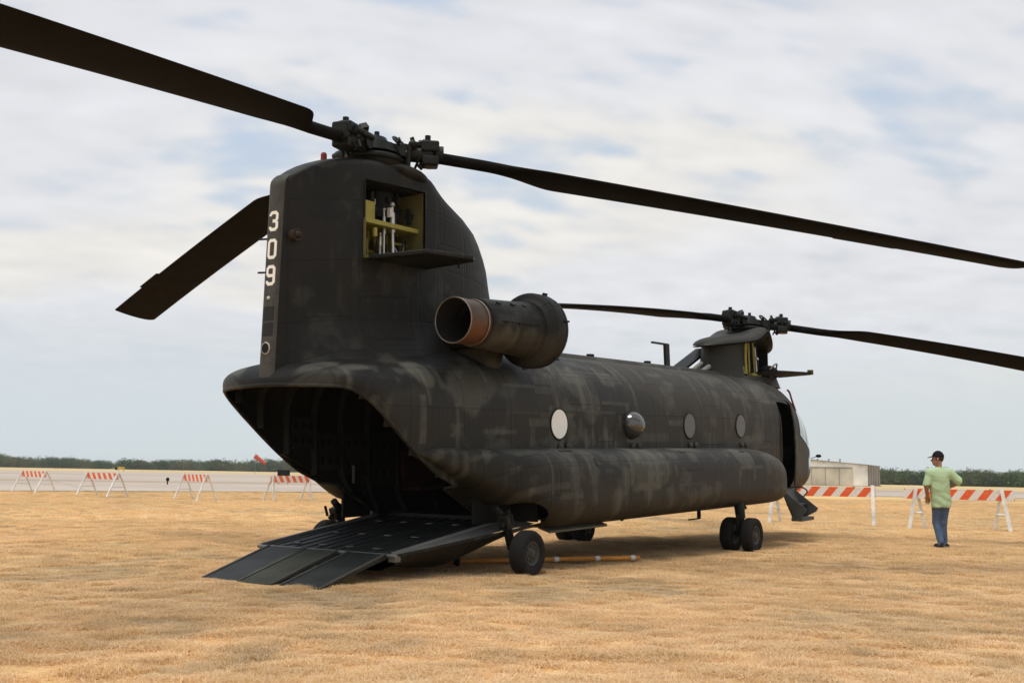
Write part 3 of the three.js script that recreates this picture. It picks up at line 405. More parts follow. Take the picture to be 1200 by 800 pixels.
// ------------------------------------------------------------ forward pylon
{
  const FX = 0.17, half = (x) => { const q = (x - 10.05) / (12.85 - 10.05); return 0.47 * Math.pow(Math.max(0, 1 - Math.pow(Math.abs(2 * q - 1), 2.6)), 0.55); };
  const F0 = heli.children.length;
  const fx = cat([10.05, 10.07, 10.12, 10.2, 10.3, 10.45], lin(10.6, 12.4, 18), [12.5, 12.6, 12.7, 12.78, 12.83, 12.85]), fy = lin(0, 1, 10);
  const side = (s, sk) => grid(fx, fy, (x, t) => { const y = 2.78 + (3.78 - 2.78 - 0.14 * sm(11.3, 10.1, x)) * t, fl = Math.pow(1 - t, 2.5) * 0.16; return [x + (x - 11.4) * 0.10 * (1 - t), y, s * (half(x) + fl * (half(x) > 0.02 ? 1 : 0))]; }, sk, s < 0);
  const b = new MB().add(side(1, (i, j, c) => c[0] > 10.66 + 0.10 * Math.sin((c[1] - 3) * 3) && c[1] > 2.98)).add(side(-1, null));
  b.build('forward_pylon', paint, heli, camoUV);
  // cowl: a lens-shaped cap, lower at its tail, arched up over the open bay
  const cap = new MB();
  for (const under of [0, 1]) cap.add(grid(cat(lin(0, 0.8, 8), [0.88, 0.94, 0.97, 0.99, 1]), lin(0, Math.PI * 2, 56), (rr, a) => { const ex = Math.cos(a) * rr, ez = Math.sin(a) * rr, x = 11.28 + 1.52 * ex, z = 0.62 * ez; const base = 3.72 + 0.075 * (x - 11.3) - 0.05 * Math.pow(Math.max(0, (10.9 - x)), 1.3) - 0.30 * Math.pow(Math.max(0, x - 11.9), 1.6) + 0.20 * Math.exp(-Math.pow((x - 11.75) / 0.45, 2)) * Math.abs(ez); const dome = 0.05 * Math.pow(Math.max(0, 1 - Math.pow(rr, 12)), 0.5) + 0.17 * Math.pow(Math.max(0, 1 - Math.pow(rr, 3.2)), 0.7) * (0.65 + 0.35 * Math.exp(-Math.pow((x - 11.8) / 0.6, 2))); return [x, base + (under ? 0.02 * (1 - rr) - 0.03 : dome), z]; }, null, !under));
  cap.build('pylon_cowl', paint, heli, camoUV);
  new MB().box(11.8, 3.35, -0.22, 1.5, 0.95, 0.03).box(12.6, 3.3, -0.04, 0.03, 0.8, 0.5).box(10.62, 3.35, 0, 0.03, 0.8, 0.7).add(new THREE.CylinderGeometry(0.2, 0.26, 0.7, 18), M4(12.1, 3.4, -0.05)).build('pylon_bay_lining', MT.black, heli, g1);
  new MB().add(grid(lin(0, 1, 6), lin(0, 1, 8), (u, v) => [10.70 + 0.62 * u + 0.06 * Math.sin(v * 3), 3.02 + 0.70 * v, 0.45 - 0.16 * u * u - 0.05 * Math.sin(v * 3.1)])).box(11.4, 3.02, 0.36, 0.5, 0.05, 0.2).bar([10.76, 3.05, 0.48], [10.80, 3.7, 0.46], 0.026).bar([11.0, 3.05, 0.46], [11.04, 3.7, 0.43], 0.02).bar([11.6, 3.05, 0.32], [11.56, 3.72, 0.30], 0.022).build('bay_former', MT.yellow, heli, g1);
  new MB().bar([11.66, 3.1, 0.34], [11.66, 3.62, 0.3], 0.022).bar([11.58, 3.38, 0.34], [11.78, 3.38, 0.3], 0.045).build('control_actuator', MT.steel, heli, g1);
  new MB().tube([[11.95, 3.16, 0.52], [12.15, 3.27, 0.55], [12.4, 3.30, 0.5], [12.62, 3.24, 0.40], [12.7, 3.12, 0.34]], 0.018, 24, 6).build('bay_edge', gm(0.3, 0.27, 0.22, 0.6), heli, g1);
  new MB().add(new THREE.SphereGeometry(1, 20, 12), M4(12.3, 3.1, 0.34, 0, 0, 0, 0.36, 0.17, 0.2)).build('bay_fairing', MT.black, heli, g1);
  const p = new THREE.Shape(); p.moveTo(11.4, 0); p.lineTo(12.75, 0); p.lineTo(13.0, 0.62); p.lineTo(12.8, 0.72); p.lineTo(11.5, 0.5); p.closePath();
  new MB().add(new THREE.ExtrudeGeometry(p, { depth: 0.04, bevelEnabled: false }), M4(0, 3.06, 0.42, Math.PI / 2 - 0.08)).build('access_platform', MT.black, heli, g1);
  new MB().box(12.86, 3.12, 1.08, 0.16, 0.10, 0.12, 0, 0.3, 0).build('platform_end', MT.yellowDark, heli, g1);
  for (const c of heli.children.slice(F0)) c.position.x = FX;
  new MB().beam([10.9, 3.56, -0.45], [9.62, 3.04, -0.45], 0.05, 0.34).build('open_cowl_panel', MT.hub, heli, g1);
  new MB().bar([9.35, 3.02, 0.05], [9.75, 3.18, 0.05], 0.04).bar([9.6, 3.0, 0.12], [9.95, 3.12, 0.12], 0.05).build('vent_pipe', gm(0.20, 0.19, 0.17, 0.6), heli, g1);
  new MB().box(8.36, 3.22, 0, 0.16, 0.5, 0.05, 0, 0, 0.06).box(8.08, 3.46, 0, 0.62, 0.035, 0.04).build('roof_aerial', MT.hub, heli, g1);
  for (const x of [3.3, 5.4, 7.4]) new MB().box(x, 3.06, 0.1, 0.12, 0.05, 0.08).build('roof_fitting', MT.black, heli, g1);
}
// ------------------------------------------------------------ rotors
function bladeGeo(lead, a) { // along +x, droop a at the tip, leading edge to lead * z
  const rs = cat([0.8, 1.1, 1.4, 1.5, 1.6, 1.7, 1.8, 1.9, 2.0, 2.1, 2.2, 2.3, 2.4, 2.5, 2.6], lin(2.8, 9.04, 22), [6.58, 6.6, 7.5, 7.52], [9.1, 9.14]).sort((p, q) => p - q), n = 20;
  const g = grid(rs, lin(0, 1, n), (r, t) => {
    const th = t * Math.PI * 2, k = sm(1.5, 2.4, r), kt = sm(1.45, 2.5, r), tab = r > 6.59 && r < 7.51 ? 0.045 : 0, tip = r > 9.12 ? 0.03 : 0;
    const c = Math.cos(th), s = Math.sin(th);
    const le = mix(0.09, 0.20, k) - tip, tr = mix(-0.09, -0.60, kt) - tab + tip;
    const q = (c + 1) / 2, chord = tr + (le - tr) * q;
    const ell = 0.075 * s, air = (s < 0 ? -1 : 1) * 0.052 * (1.05 * Math.sqrt(Math.max(0, 1 - q)) * 0 + Math.pow(q, 0.9) * Math.pow(Math.max(0, 1 - q), 0.42) * 1.9);
    let yy = mix(ell, air, k); const z = chord * lead;
    const pit = a[2] + mix(0.06, -0.13, (r - 1) / 8.1), y2 = yy * Math.cos(pit) + chord * Math.sin(pit), z2 = lead * (chord * Math.cos(pit) - yy * Math.sin(pit));
    const q9 = Math.max(0, r - 0.5) / 8.64; return [r, y2 - a[0] * q9 - a[1] * q9 * q9, z2];
  }, null, lead < 0);
  const b = new MB().add(g); // closed tip
  return b.geo(g1);
}
function rotor(x, y, sx, sz, az0, droops, lead, name) {
  const h = new MB();
  h.add(new THREE.CylinderGeometry(0.13, 0.2, 0.5, 18), M4(0, -0.2, 0)).add(new THREE.CylinderGeometry(0.30, 0.34, 0.12, 20), M4(0, 0.02, 0)).add(new THREE.CylinderGeometry(0.16, 0.22, 0.12, 16), M4(0, 0.12, 0)).bar([0.02, 0.15, 0.02], [0.02, 0.27, 0.02], 0.035).add(new THREE.TorusGeometry(0.36, 0.045, 8, 26), M4(0, -0.13, 0, Math.PI / 2)).add(new THREE.CylinderGeometry(0.44, 0.40, 0.06, 22), M4(0, -0.22, 0));
  const rr = rng(11);
  for (let k = 0; k < 3; k++) {
    const R = new THREE.Matrix4().makeRotationY(-(az0 + k * Math.PI * 2 / 3)), A = (g, m) => h.add(g, R.clone().multiply(m));
    A(new RoundedBoxGeometry(0.34, 0.16, 0.24, 2, 0.03), M4(0.32, 0.02, 0)); A(new THREE.CylinderGeometry(0.085, 0.085, 0.34, 14), M4(0.40, 0, 0, Math.PI / 2)); A(new THREE.CylinderGeometry(0.095, 0.11, 0.42, 16), M4(0.55, -0.01, 0, 0, 0, Math.PI / 2));
    A(new THREE.CylinderGeometry(0.10, 0.10, 0.34, 14), M4(0.73, 0, 0)); A(new RoundedBoxGeometry(0.24, 0.15, 0.28, 2, 0.03), M4(0.73, 0.09, 0)); A(new RoundedBoxGeometry(0.22, 0.13, 0.26, 2, 0.03), M4(0.74, -0.10, 0)); A(new THREE.CylinderGeometry(0.04, 0.04, 0.1, 10), M4(0.70, 0.2, 0.02));
    A(new THREE.CylinderGeometry(0.045, 0.045, 0.42, 10), M4(0.56, 0.07, -0.17, 0, 0, Math.PI / 2)); A(new THREE.CylinderGeometry(0.028, 0.028, 0.42, 8), M4(0.45, -0.16, 0.2, 0.15, 0, 0)); A(new THREE.BoxGeometry(0.05, 0.18, 0.06), M4(0.52, 0.12, 0.05, 0, 0, 0.4)); A(new THREE.BoxGeometry(0.12, 0.05, 0.1), M4(0.60, 0.12, 0.03)); A(new THREE.SphereGeometry(0.06, 8, 6), M4(0.5, 0.1, 0.1));
    for (let q = 0; q < 16; q++) A(new THREE.BoxGeometry(0.03 + rr() * 0.08, 0.03 + rr() * 0.06, 0.03 + rr() * 0.08), M4(0.2 + rr() * 0.68, (rr() - 0.45) * 0.34, (rr() - 0.5) * 0.36, rr(), rr(), rr()));
    for (let q = 0; q < 3; q++) A(new THREE.TorusGeometry(0.10 + rr() * 0.05, 0.018, 6, 12), M4(0.3 + rr() * 0.3, (rr() - 0.3) * 0.2, (rr() - 0.5) * 0.2, rr() * 3, rr() * 3, 0)); A(new THREE.CylinderGeometry(0.12, 0.12, 0.10, 14), M4(0.86, 0, 0, 0, 0, Math.PI / 2));
  }
  const hub = h.build(name, MT.hub, heli, g3); hub.position.set(x, y, 0);
  hub.rotation.set(Math.atan(-sz) * -1 * -1, 0, Math.atan(sx));
  droops.forEach(([a, b, p, lag], k) => { const m = setup(new THREE.Mesh(bladeGeo(lead, [a, b, p]), MT.blade)); m.name = 'rotor_blade'; m.rotation.y = -(az0 + lag + k * Math.PI * 2 / 3); hub.add(m); });
  return hub;
}
{ const p = toH(-0.05, 5.43, 0); rotor(p[0], p[1], -0.037, -0.002, 0.822, [[0.98, 0.12, 0, 0.0], [1.06, 0.14, 0, 0.006], [1.10, 0.16, 0, 0.026]], 1, 'rotor_hub'); }
{ const p = toH(12.064, 4.588, 0); rotor(p[0], p[1], -0.119, -0.007, 1.185, [[1.0, 0.476, -0.10, 0], [1.0, 0.476, 0, 0], [1.0, 0.476, 0, 0.2]], -1, 'rotor_hub'); }
// ------------------------------------------------------------ undercarriage
function wheel(x, z, r, w) {
  const p = toH(x, r - 0.025, z); const pts = []; for (const [rr, ww] of [[0.52, -0.36], [0.60, -0.46], [0.80, -0.5], [0.93, -0.44], [0.99, -0.30], [1, -0.16], [0.985, -0.14], [0.985, -0.11], [1, -0.09], [1, 0.09], [0.985, 0.11], [0.985, 0.14], [1, 0.16], [0.99, 0.30], [0.93, 0.44], [0.80, 0.5], [0.60, 0.46], [0.52, 0.36]]) pts.push(new THREE.Vector2(rr * r, ww * w));
  const t = new MB().add(new THREE.LatheGeometry(pts, 40), M4(p[0], p[1], p[2], Math.PI / 2)).build('wheel', MT.tyre, heli, g3);
  const h = new MB(); const sp = []; for (const [rr, yy] of [[0.02, 0.40], [0.16, 0.40], [0.18, 0.28], [0.42, 0.22], [0.46, 0.36], [0.55, 0.40], [0.55, -0.40], [0.46, -0.36], [0.42, -0.22], [0.18, -0.28], [0.16, -0.4], [0.02, -0.4]]) sp.push(new THREE.Vector2(rr * r, yy * w));
  h.add(new THREE.LatheGeometry(sp, 28), M4(p[0], p[1], p[2], Math.PI / 2)); for (let k = 0; k < 8; k++) { const a = k / 8 * Math.PI * 2; for (const s of [-1, 1]) h.add(new THREE.CylinderGeometry(0.018, 0.018, 0.02, 8), M4(p[0] + Math.cos(a) * r * 0.3, p[1] + Math.sin(a) * r * 0.3, p[2] + s * w * 0.26, Math.PI / 2)); }
  h.build('wheel_rim', MT.wheel, t, g3);
}
for (const s of [1, -1]) {
  wheel(1.13, s * 1.74, 0.290, 0.21); wheel(7.75, s * 1.52, 0.30, 0.22); wheel(7.75, s * 1.90, 0.30, 0.22);
  new MB().bar([1.18, 0.27, s * 1.72], [1.18, 0.27, s * 1.45], 0.05).bar([1.18, 0.27, s * 1.47], [1.05, 0.72, s * 1.45], 0.06).bar([1.12, 0.62, s * 1.45], [0.9, 0.8, s * 1.4], 0.05).bar([0.92, 0.55, s * 1.5], [1.1, 0.75, s * 1.48], 0.03).box(1.02, 0.62, s * 1.48, 0.12, 0.18, 0.14, 0, 0, 0.3, 0.02).bar([0.95, 0.72, s * 1.62], [1.0, 0.58, s * 1.62], 0.02).build('landing_gear', MT.hub, heli, g1);
  new MB().bar([7.75, 0.02, s * 1.52], [7.75, 0.02, s * 1.9], 0.05).bar([7.75, 0.02, s * 1.71], [7.75, 0.40, s * 1.71], 0.065).bar([7.75, 0.28, s * 1.71], [7.75, 0.62, s * 1.66], 0.09).bar([7.86, 0.35, s * 1.71], [7.86, 0.52, s * 1.71], 0.03).bar([7.62, 0.08, s * 1.71], [7.6, 0.35, s * 1.71], 0.03).build('landing_gear', MT.hub, heli, g1);
}
// ------------------------------------------------------------ ramp
{
  const h0 = [1.66, 0.60], e = toH(-0.70, 0.29, 0); // hinge and outer end, helicopter frame
  const W = 1.10, at = (t, off = 0) => [mix(h0[0], e[0], t), mix(h0[1], e[1], t) + off];
  const deck = new MB().add(grid(lin(0, 1, 12), lin(-1, 1, 12), (t, v) => [...at(t), v * W], null, true)).add(grid(lin(0, 1, 12), lin(-1, 1, 4), (t, v) => { const p = at(t, -0.05); return [p[0], p[1], v * W]; }));
  const ramp = deck.build('ramp', MT.ramp, heli, g1);
  const keel = new MB(); // outer skin: chined tub under the deck
  const prof = (t) => { const p = at(t), d = 0.20 + 0.20 * Math.sin(Math.min(1, t * 1.15) * Math.PI) * 0.9; return [[p[0], p[1] - 0.05 * (1 - t), 1.50 - 0.36 * t], [p[0], p[1] - 0.07 * (1 - t) - 0.02, 1.50 - 0.36 * t], [p[0], p[1] - d * 0.6, 1.22 - 0.14 * t], [p[0], p[1] - d, 0.85], [p[0], p[1] - d, 0]]; };
  for (const s of [1, -1]) keel.add(grid(lin(0, 0.98, 14), [0, 1, 2, 3, 4], (t, k) => { const q = prof(t)[k]; return [q[0], q[1], q[2] * s]; }, null, s < 0));
  const ks = toCreasedNormals(mergeGeometries(keel.l), 0.5); new MB().add(ks).build('ramp_underside', paint, ramp, camoUV);
  for (const s of [1, -1]) { // pale flange beside the deck, widening to the hinge
    new MB().add(grid(lin(0, 1, 8), lin(0, 1, 3), (t, k) => { const p = at(t), o = prof(Math.min(t, 0.97))[0]; return [p[0], mix(p[1] + 0.012, o[1] + 0.006, k), s * mix(W, o[2] + 0.004, k)]; }, null, s > 0)).build('ramp_flange', MT.flange, ramp, g1);
    const a = at(0), b = at(1); new MB().beam([a[0], a[1] + 0.02, s * W], [b[0], b[1] + 0.02, s * W], 0.035, 0.035).build('ramp_edge', MT.rampEdge, ramp, g1);
  }
  { const b = at(1); new MB().bar([b[0], b[1] - 0.005, -W - 0.06], [b[0], b[1] - 0.005, W + 0.06], 0.024, 10).build('flap_hinge', MT.rampEdge, ramp, g1); }
  for (let k = -5; k <= 5; k++) { const a = at(0.02, 0.006), b = at(0.98, 0.002); new MB().beam([a[0], a[1], k * 0.19], [b[0], b[1], k * 0.19], 0.010, 0.02).build('tread_strip', MT.black, ramp, g1); }
  const ringMat = gm(0.16, 0.16, 0.15, 0.5, 0.4); for (const t of [0.25, 0.6, 0.9]) for (const z of [-0.7, -0.25, 0.2, 0.65]) { const p = at(t, 0.012); new MB().box(p[0], p[1], z, 0.05, 0.012, 0.10).build('cargo_ring', ringMat, ramp, g1); }
  // three extension flaps resting on the grass
  const edgeMat = gm(0.085, 0.085, 0.08, 0.6), f = (z0, z1, m, len, tipz) => {
    const b = at(1), t0 = toH(-0.70 - len, -0.005, 0), pts = (u, v, o) => [mix(b[0] - 0.01, t0[0], u), mix(b[1], t0[1], u) + o, mix(mix(z0, z1, v), mix(z0, z1, v) + tipz, u)];
    const g = new MB().add(grid(lin(0, 1, 6), lin(0, 1, 4), (u, v) => pts(u, v, 0.012), null, true)).add(grid(lin(0, 1, 6), lin(0, 1, 4), (u, v) => pts(u, v, -0.045 * (1 - u)))).add(grid(lin(0, 1, 6), [0, 1], (u, k) => pts(u, 0, k ? 0.012 : -0.045 * (1 - u)), null, true)).add(grid(lin(0, 1, 6), [0, 1], (u, k) => pts(u, 1, k ? 0.012 : -0.045 * (1 - u)))).add(grid([0, 1], [0, 1], (v, k) => pts(1, v, k ? 0.012 : 0)));
    const fl = g.build('ramp_flap', m, ramp, g1);
    for (const v of [0.012, 0.988]) new MB().beam(pts(0, v, 0.018), pts(1, v, 0.018), 0.014, 0.022).build('flap_rail', edgeMat, heli, g1);
    return fl;
  };
  f(-0.96, -0.34, MT.ramp, 1.32, 0.34); f(-0.30, 0.24, MT.rampOlive, 1.32, 0.28); f(0.42, 1.02, MT.ramp, 1.28, 0.20);
  const b = at(1); for (const z of [-1.08, 1.10]) new MB().box(b[0] + 0.04, b[1] - 0.04, z, 0.1, 0.07, 0.1).build('hinge_bracket', MT.flange, ramp, g1);
}

// ------------------------------------------------------------ ground
const TUFT_LIMIT = 70;
const patch = (x, z) => { const a = fbm(x * 0.35 + 11, z * 0.35 + 3, 4), b = fbm(x * 1.5 + 5, z * 1.5 + 50, 4); return [sm(0.53, 0.68, a * 0.5 + b * 0.5), sm(0.45, 0.7, fbm(x * 0.12 + 70, z * 0.12, 3))]; };
{
  const A = tileNoise(1024, 8, 7, 1), B = tileNoise(1024, 24, 5, 2), C = tileNoise(1024, 90, 3, 3);
  const tex = dtex(1024, 1024, (i, j) => { const a = A[j * 1024 + i], b = B[j * 1024 + i], c = C[j * 1024 + i]; const k = 0.55 + 0.9 * (0.35 * a + 0.3 * b + 0.35 * c), dk = sm(0.55, 0.75, b * 0.5 + a * 0.5); return [mix(0.98, 0.72, dk) * k, mix(0.96, 0.70, dk) * k, mix(0.94, 0.70, dk) * k]; });
  tex.repeat.set(1, 1);
  const bump = dtex(1024, 1024, (i, j) => 0.5 * B[j * 1024 + i] + 0.5 * C[j * 1024 + i], false);
  const radii = [0]; let r = 0.6; while (r < 60) { radii.push(r); r += Math.max(0.45, r * 0.022); } while (r < 8000) { radii.push(r); r *= 1.12; }
  const seg = 280, n = radii.length, pos = [], col = [], uv = [], idx = [];
  for (let i = 0; i < n; i++) for (let k = 0; k <= seg; k++) {
    const a = k / seg * Math.PI * 2, x = Math.cos(a) * radii[i], z = Math.sin(a) * radii[i];
    pos.push(x, 0.014 * (fbm(x * 0.9, z * 0.9, 3) - 0.5) * sm(60, 30, radii[i]), z); uv.push(x / 3.7, z / 3.7);
    const [d, w] = patch(x, z); const far = sm(50, 160, radii[i]); const f2 = fbm(x * 0.03, z * 0.03 + 9, 4);
    let c = [mix(0.65, 0.34, d * 0.8), mix(0.455, 0.24, d * 0.8), mix(0.22, 0.145, d * 0.8)]; c = c.map((v, q) => v * mix(0.9, 1.1, w)); c = c.map((v, q) => mix(v, [0.56, 0.43, 0.23][q] * (0.75 + 0.5 * f2), far)); col.push(...c);
  }
  for (let i = 0; i < n - 1; i++) for (let k = 0; k < seg; k++) { const a = i * (seg + 1) + k, b = a + seg + 1; idx.push(a, a + 1, b + 1, a, b + 1, b); }
  const g = new THREE.BufferGeometry(); g.setAttribute('position', new THREE.Float32BufferAttribute(pos, 3)); g.setAttribute('color', new THREE.Float32BufferAttribute(col, 3)); g.setAttribute('uv', new THREE.Float32BufferAttribute(uv, 2)); g.setIndex(idx); g.computeVertexNormals();
  const m = setup(new THREE.Mesh(g, new THREE.MeshPhysicalMaterial({ map: tex, bumpMap: bump, bumpScale: 0.02, vertexColors: true, roughness: 1, specularIntensity: 0.1 }))); m.name = 'ground'; m.userData.kind = 'structure'; m.userData.label = 'dry straw-coloured grass field'; scene.add(m);
}
const tarNear = [[-160, -150], [-40, -74], [0, -51.5], [19, -41.5], [38, -37], [60, -27.5], [78, -18], [90, -8], [140, 34], [300, 170]];
const nearZ = (x) => { for (let i = 0; i < tarNear.length - 1; i++) if (x >= tarNear[i][0] && x <= tarNear[i + 1][0]) return mix(tarNear[i][1], tarNear[i + 1][1], (x - tarNear[i][0]) / (tarNear[i + 1][0] - tarNear[i][0])); return 0; };
{ // concrete taxiway behind the field: bands of slabs
  const far = [[390, 130], [170, -20], [136, -45], [150, -110], [190, -200], [190, -245], [140, -250], [70, -280], [-100, -330]];
  const sh = new THREE.Shape(); tarNear.forEach(([x, z], i) => i ? sh.lineTo(x, -z) : sh.moveTo(x, -z)); far.forEach(([x, z]) => sh.lineTo(x, -z)); sh.closePath();
  const g = new THREE.ShapeGeometry(sh); g.rotateX(-Math.PI / 2); const p = g.attributes.position, u = g.attributes.uv; for (let i = 0; i < p.count; i++) u.setXY(i, (p.getX(i) * 0.87 + p.getZ(i) * 0.5) / 90, (-p.getX(i) * 0.5 + p.getZ(i) * 0.87) / 90);
  const N = tileNoise(1024, 6, 7, 8), S = tileNoise(1024, 40, 4, 9);
  const tex = dtex(1024, 1024, (i, j) => { const a = N[j * 1024 + i], s = S[j * 1024 + i], row = j / 1024 * 15, slab = hash2(Math.floor(row), Math.floor(i / 1024 * 15) + 40), jt = Math.min(Math.abs(row % 1), Math.abs(i / 1024 * 15 % 1)) < 0.025 ? 0.8 : 1; const k = (0.82 + 0.25 * a + 0.08 * s + 0.10 * (slab - 0.5)) * jt, bd = sm(0.42, 0.6, noise(j / 1024 * 7, 3.3)); return [mix(0.44, 0.36, bd) * k, mix(0.37, 0.275, bd) * k, mix(0.305, 0.20, bd) * k]; });
  tex.anisotropy = 8;
  const m = setup(new THREE.Mesh(g, new THREE.MeshStandardMaterial({ map: tex, roughness: 0.95 }))); m.position.y = 0.03; m.name = 'taxiway'; m.userData.kind = 'structure'; m.userData.label = 'pale concrete taxiway beyond the grass'; scene.add(m);
}
{ // dry turf: matted tufts, thick near the viewer, thinning with distance
  const r = rng(21);
  const tuft = (n, spread, hgt) => { const pos = [], nor = []; for (let k = 0; k < n; k++) { const a = r() * 6.283, d = Math.sqrt(r()) * spread, x = Math.cos(a) * d, z = Math.sin(a) * d, b = r() * 6.283, lean = (0.5 + r() * 1.3) * hgt, h = hgt * (0.35 + r() * 0.65), w = 0.0011 + r() * 0.0013; const cx = Math.cos(b), cz = Math.sin(b), mx = x + cx * lean * 0.4, mz = z + cz * lean * 0.4, ex = x + cx * lean * 1.1, ez = z + cz * lean * 1.1, px = -cz * w, pz = cx * w; const A = [x - px, -0.004, z - pz], B = [x + px, -0.004, z + pz], C = [mx + px, h * 0.7, mz + pz], D = [mx - px, h * 0.7, mz - pz], E2 = [ex, h * (0.7 + 0.35 * (r() - 0.3)), ez]; for (const q of [A, B, C, A, C, D, D, C, E2]) { pos.push(...q); nor.push(cx * 0.25, 0.95, cz * 0.25); } } const g = new THREE.BufferGeometry(); g.setAttribute('position', new THREE.Float32BufferAttribute(pos, 3)); g.setAttribute('normal', new THREE.Float32BufferAttribute(nor, 3)); return g; };
  const gs = [tuft(70, 0.12, 0.036), tuft(76, 0.15, 0.028), tuft(54, 0.09, 0.050)];
  const lists = [[], [], []];
  const tone = [[0.88, 0.64, 0.33], [0.86, 0.60, 0.285], [0.83, 0.57, 0.26], [0.76, 0.52, 0.235], [0.62, 0.42, 0.19]];
  const zoneCount = [[5, 14, 62000], [14, 28, 76000], [28, 75, 90000]];
  const cx = -10.5, cz = 9.75;
  for (const [r0, r1, n] of zoneCount) for (let k = 0; k < n; k++) {
    const d = Math.sqrt(mix(r0 * r0, r1 * r1, r())), a = -0.62 - 0.56 + r() * 1.12 + 0.0, x = cx + Math.cos(a) * d, z = cz + Math.sin(a) * d;
    const [dk, w] = patch(x, z); if (r() < dk * 0.62) continue;
    if (z < nearZ(x) - 0.1 && x < 300) continue;
    // nothing growing through wheels or flaps
    if (x > -2.0 && x < -0.6 && Math.abs(z - 0.25) < 1.0) continue; if (Math.hypot(x - 1.13, z - 1.74) < 0.3 || Math.hypot(x - 7.75, z - 1.71) < 0.4 || Math.hypot(x - 11.72, z - 4.07) < 0.22) continue;
    const cl = fbm(x * 5 + 3, z * 5, 3), big = fbm(x * 0.8 + 3, z * 0.8, 3); if (d < 30 && r() > sm(0.30, 0.62, cl) * 0.9 + 0.12) continue;
    const s = (0.7 + r() * 0.6) * (1 - 0.35 * dk) * (d > 28 ? 1.5 : d > 14 ? 1.15 : 1), hh = s * (0.26 + 0.85 * sm(0.35, 0.7, cl)) * (0.75 + 0.4 * big);
    const ti = Math.min(3.99, Math.max(0, (fbm(x * 2.1 + 9, z * 2.1 + 40, 3) - 0.25) * 2 * 3.2 + (r() - 0.5) * 1.2)), t0 = tone[Math.floor(ti)], t1 = tone[Math.min(4, Math.floor(ti) + 1)], t = t0.map((v, q) => mix(v, t1[q], ti % 1)), m = (0.92 + 0.16 * r()) * (1 - 0.24 * dk) * mix(0.97, 1.03, w) * (0.93 + 0.14 * big), edge = sm(3, 0.3, z - nearZ(x)) * 0.5;
    lists[Math.floor(r() * 3)].push([x, z, r() * 6.283, s, hh, mix(t[0], 0.26, edge) * m, mix(t[1], 0.24, edge) * m, mix(t[2], 0.10, edge) * m]);
  }
  const gm2 = new THREE.MeshPhysicalMaterial({ color: 0xffffff, roughness: 1, specularIntensity: 0.4, transmission: 0.5, thickness: 0, side: THREE.DoubleSide });
  const root = new THREE.Group(); root.name = 'dry_grass'; root.userData = { kind: 'stuff', label: 'short dry straw-coloured grass covering the field', category: 'grass' }; scene.add(root);
  lists.forEach((l, q) => { const im = new THREE.InstancedMesh(gs[q], gm2, l.length), M = new THREE.Matrix4(), Q = new THREE.Quaternion(), up = new THREE.Vector3(0, 1, 0), c = new THREE.Color(); l.forEach((t, i) => { M.compose(new THREE.Vector3(t[0], 0, t[1]), Q.setFromAxisAngle(up, t[2]), new THREE.Vector3(t[3], t[4], t[3])); im.setMatrixAt(i, M); im.setColorAt(i, c.setRGB(t[5], t[6], t[7])); }); im.name = 'grass_tufts'; im.userData.kind = 'stuff'; im.receiveShadow = im.castShadow = true; root.add(im); });
}
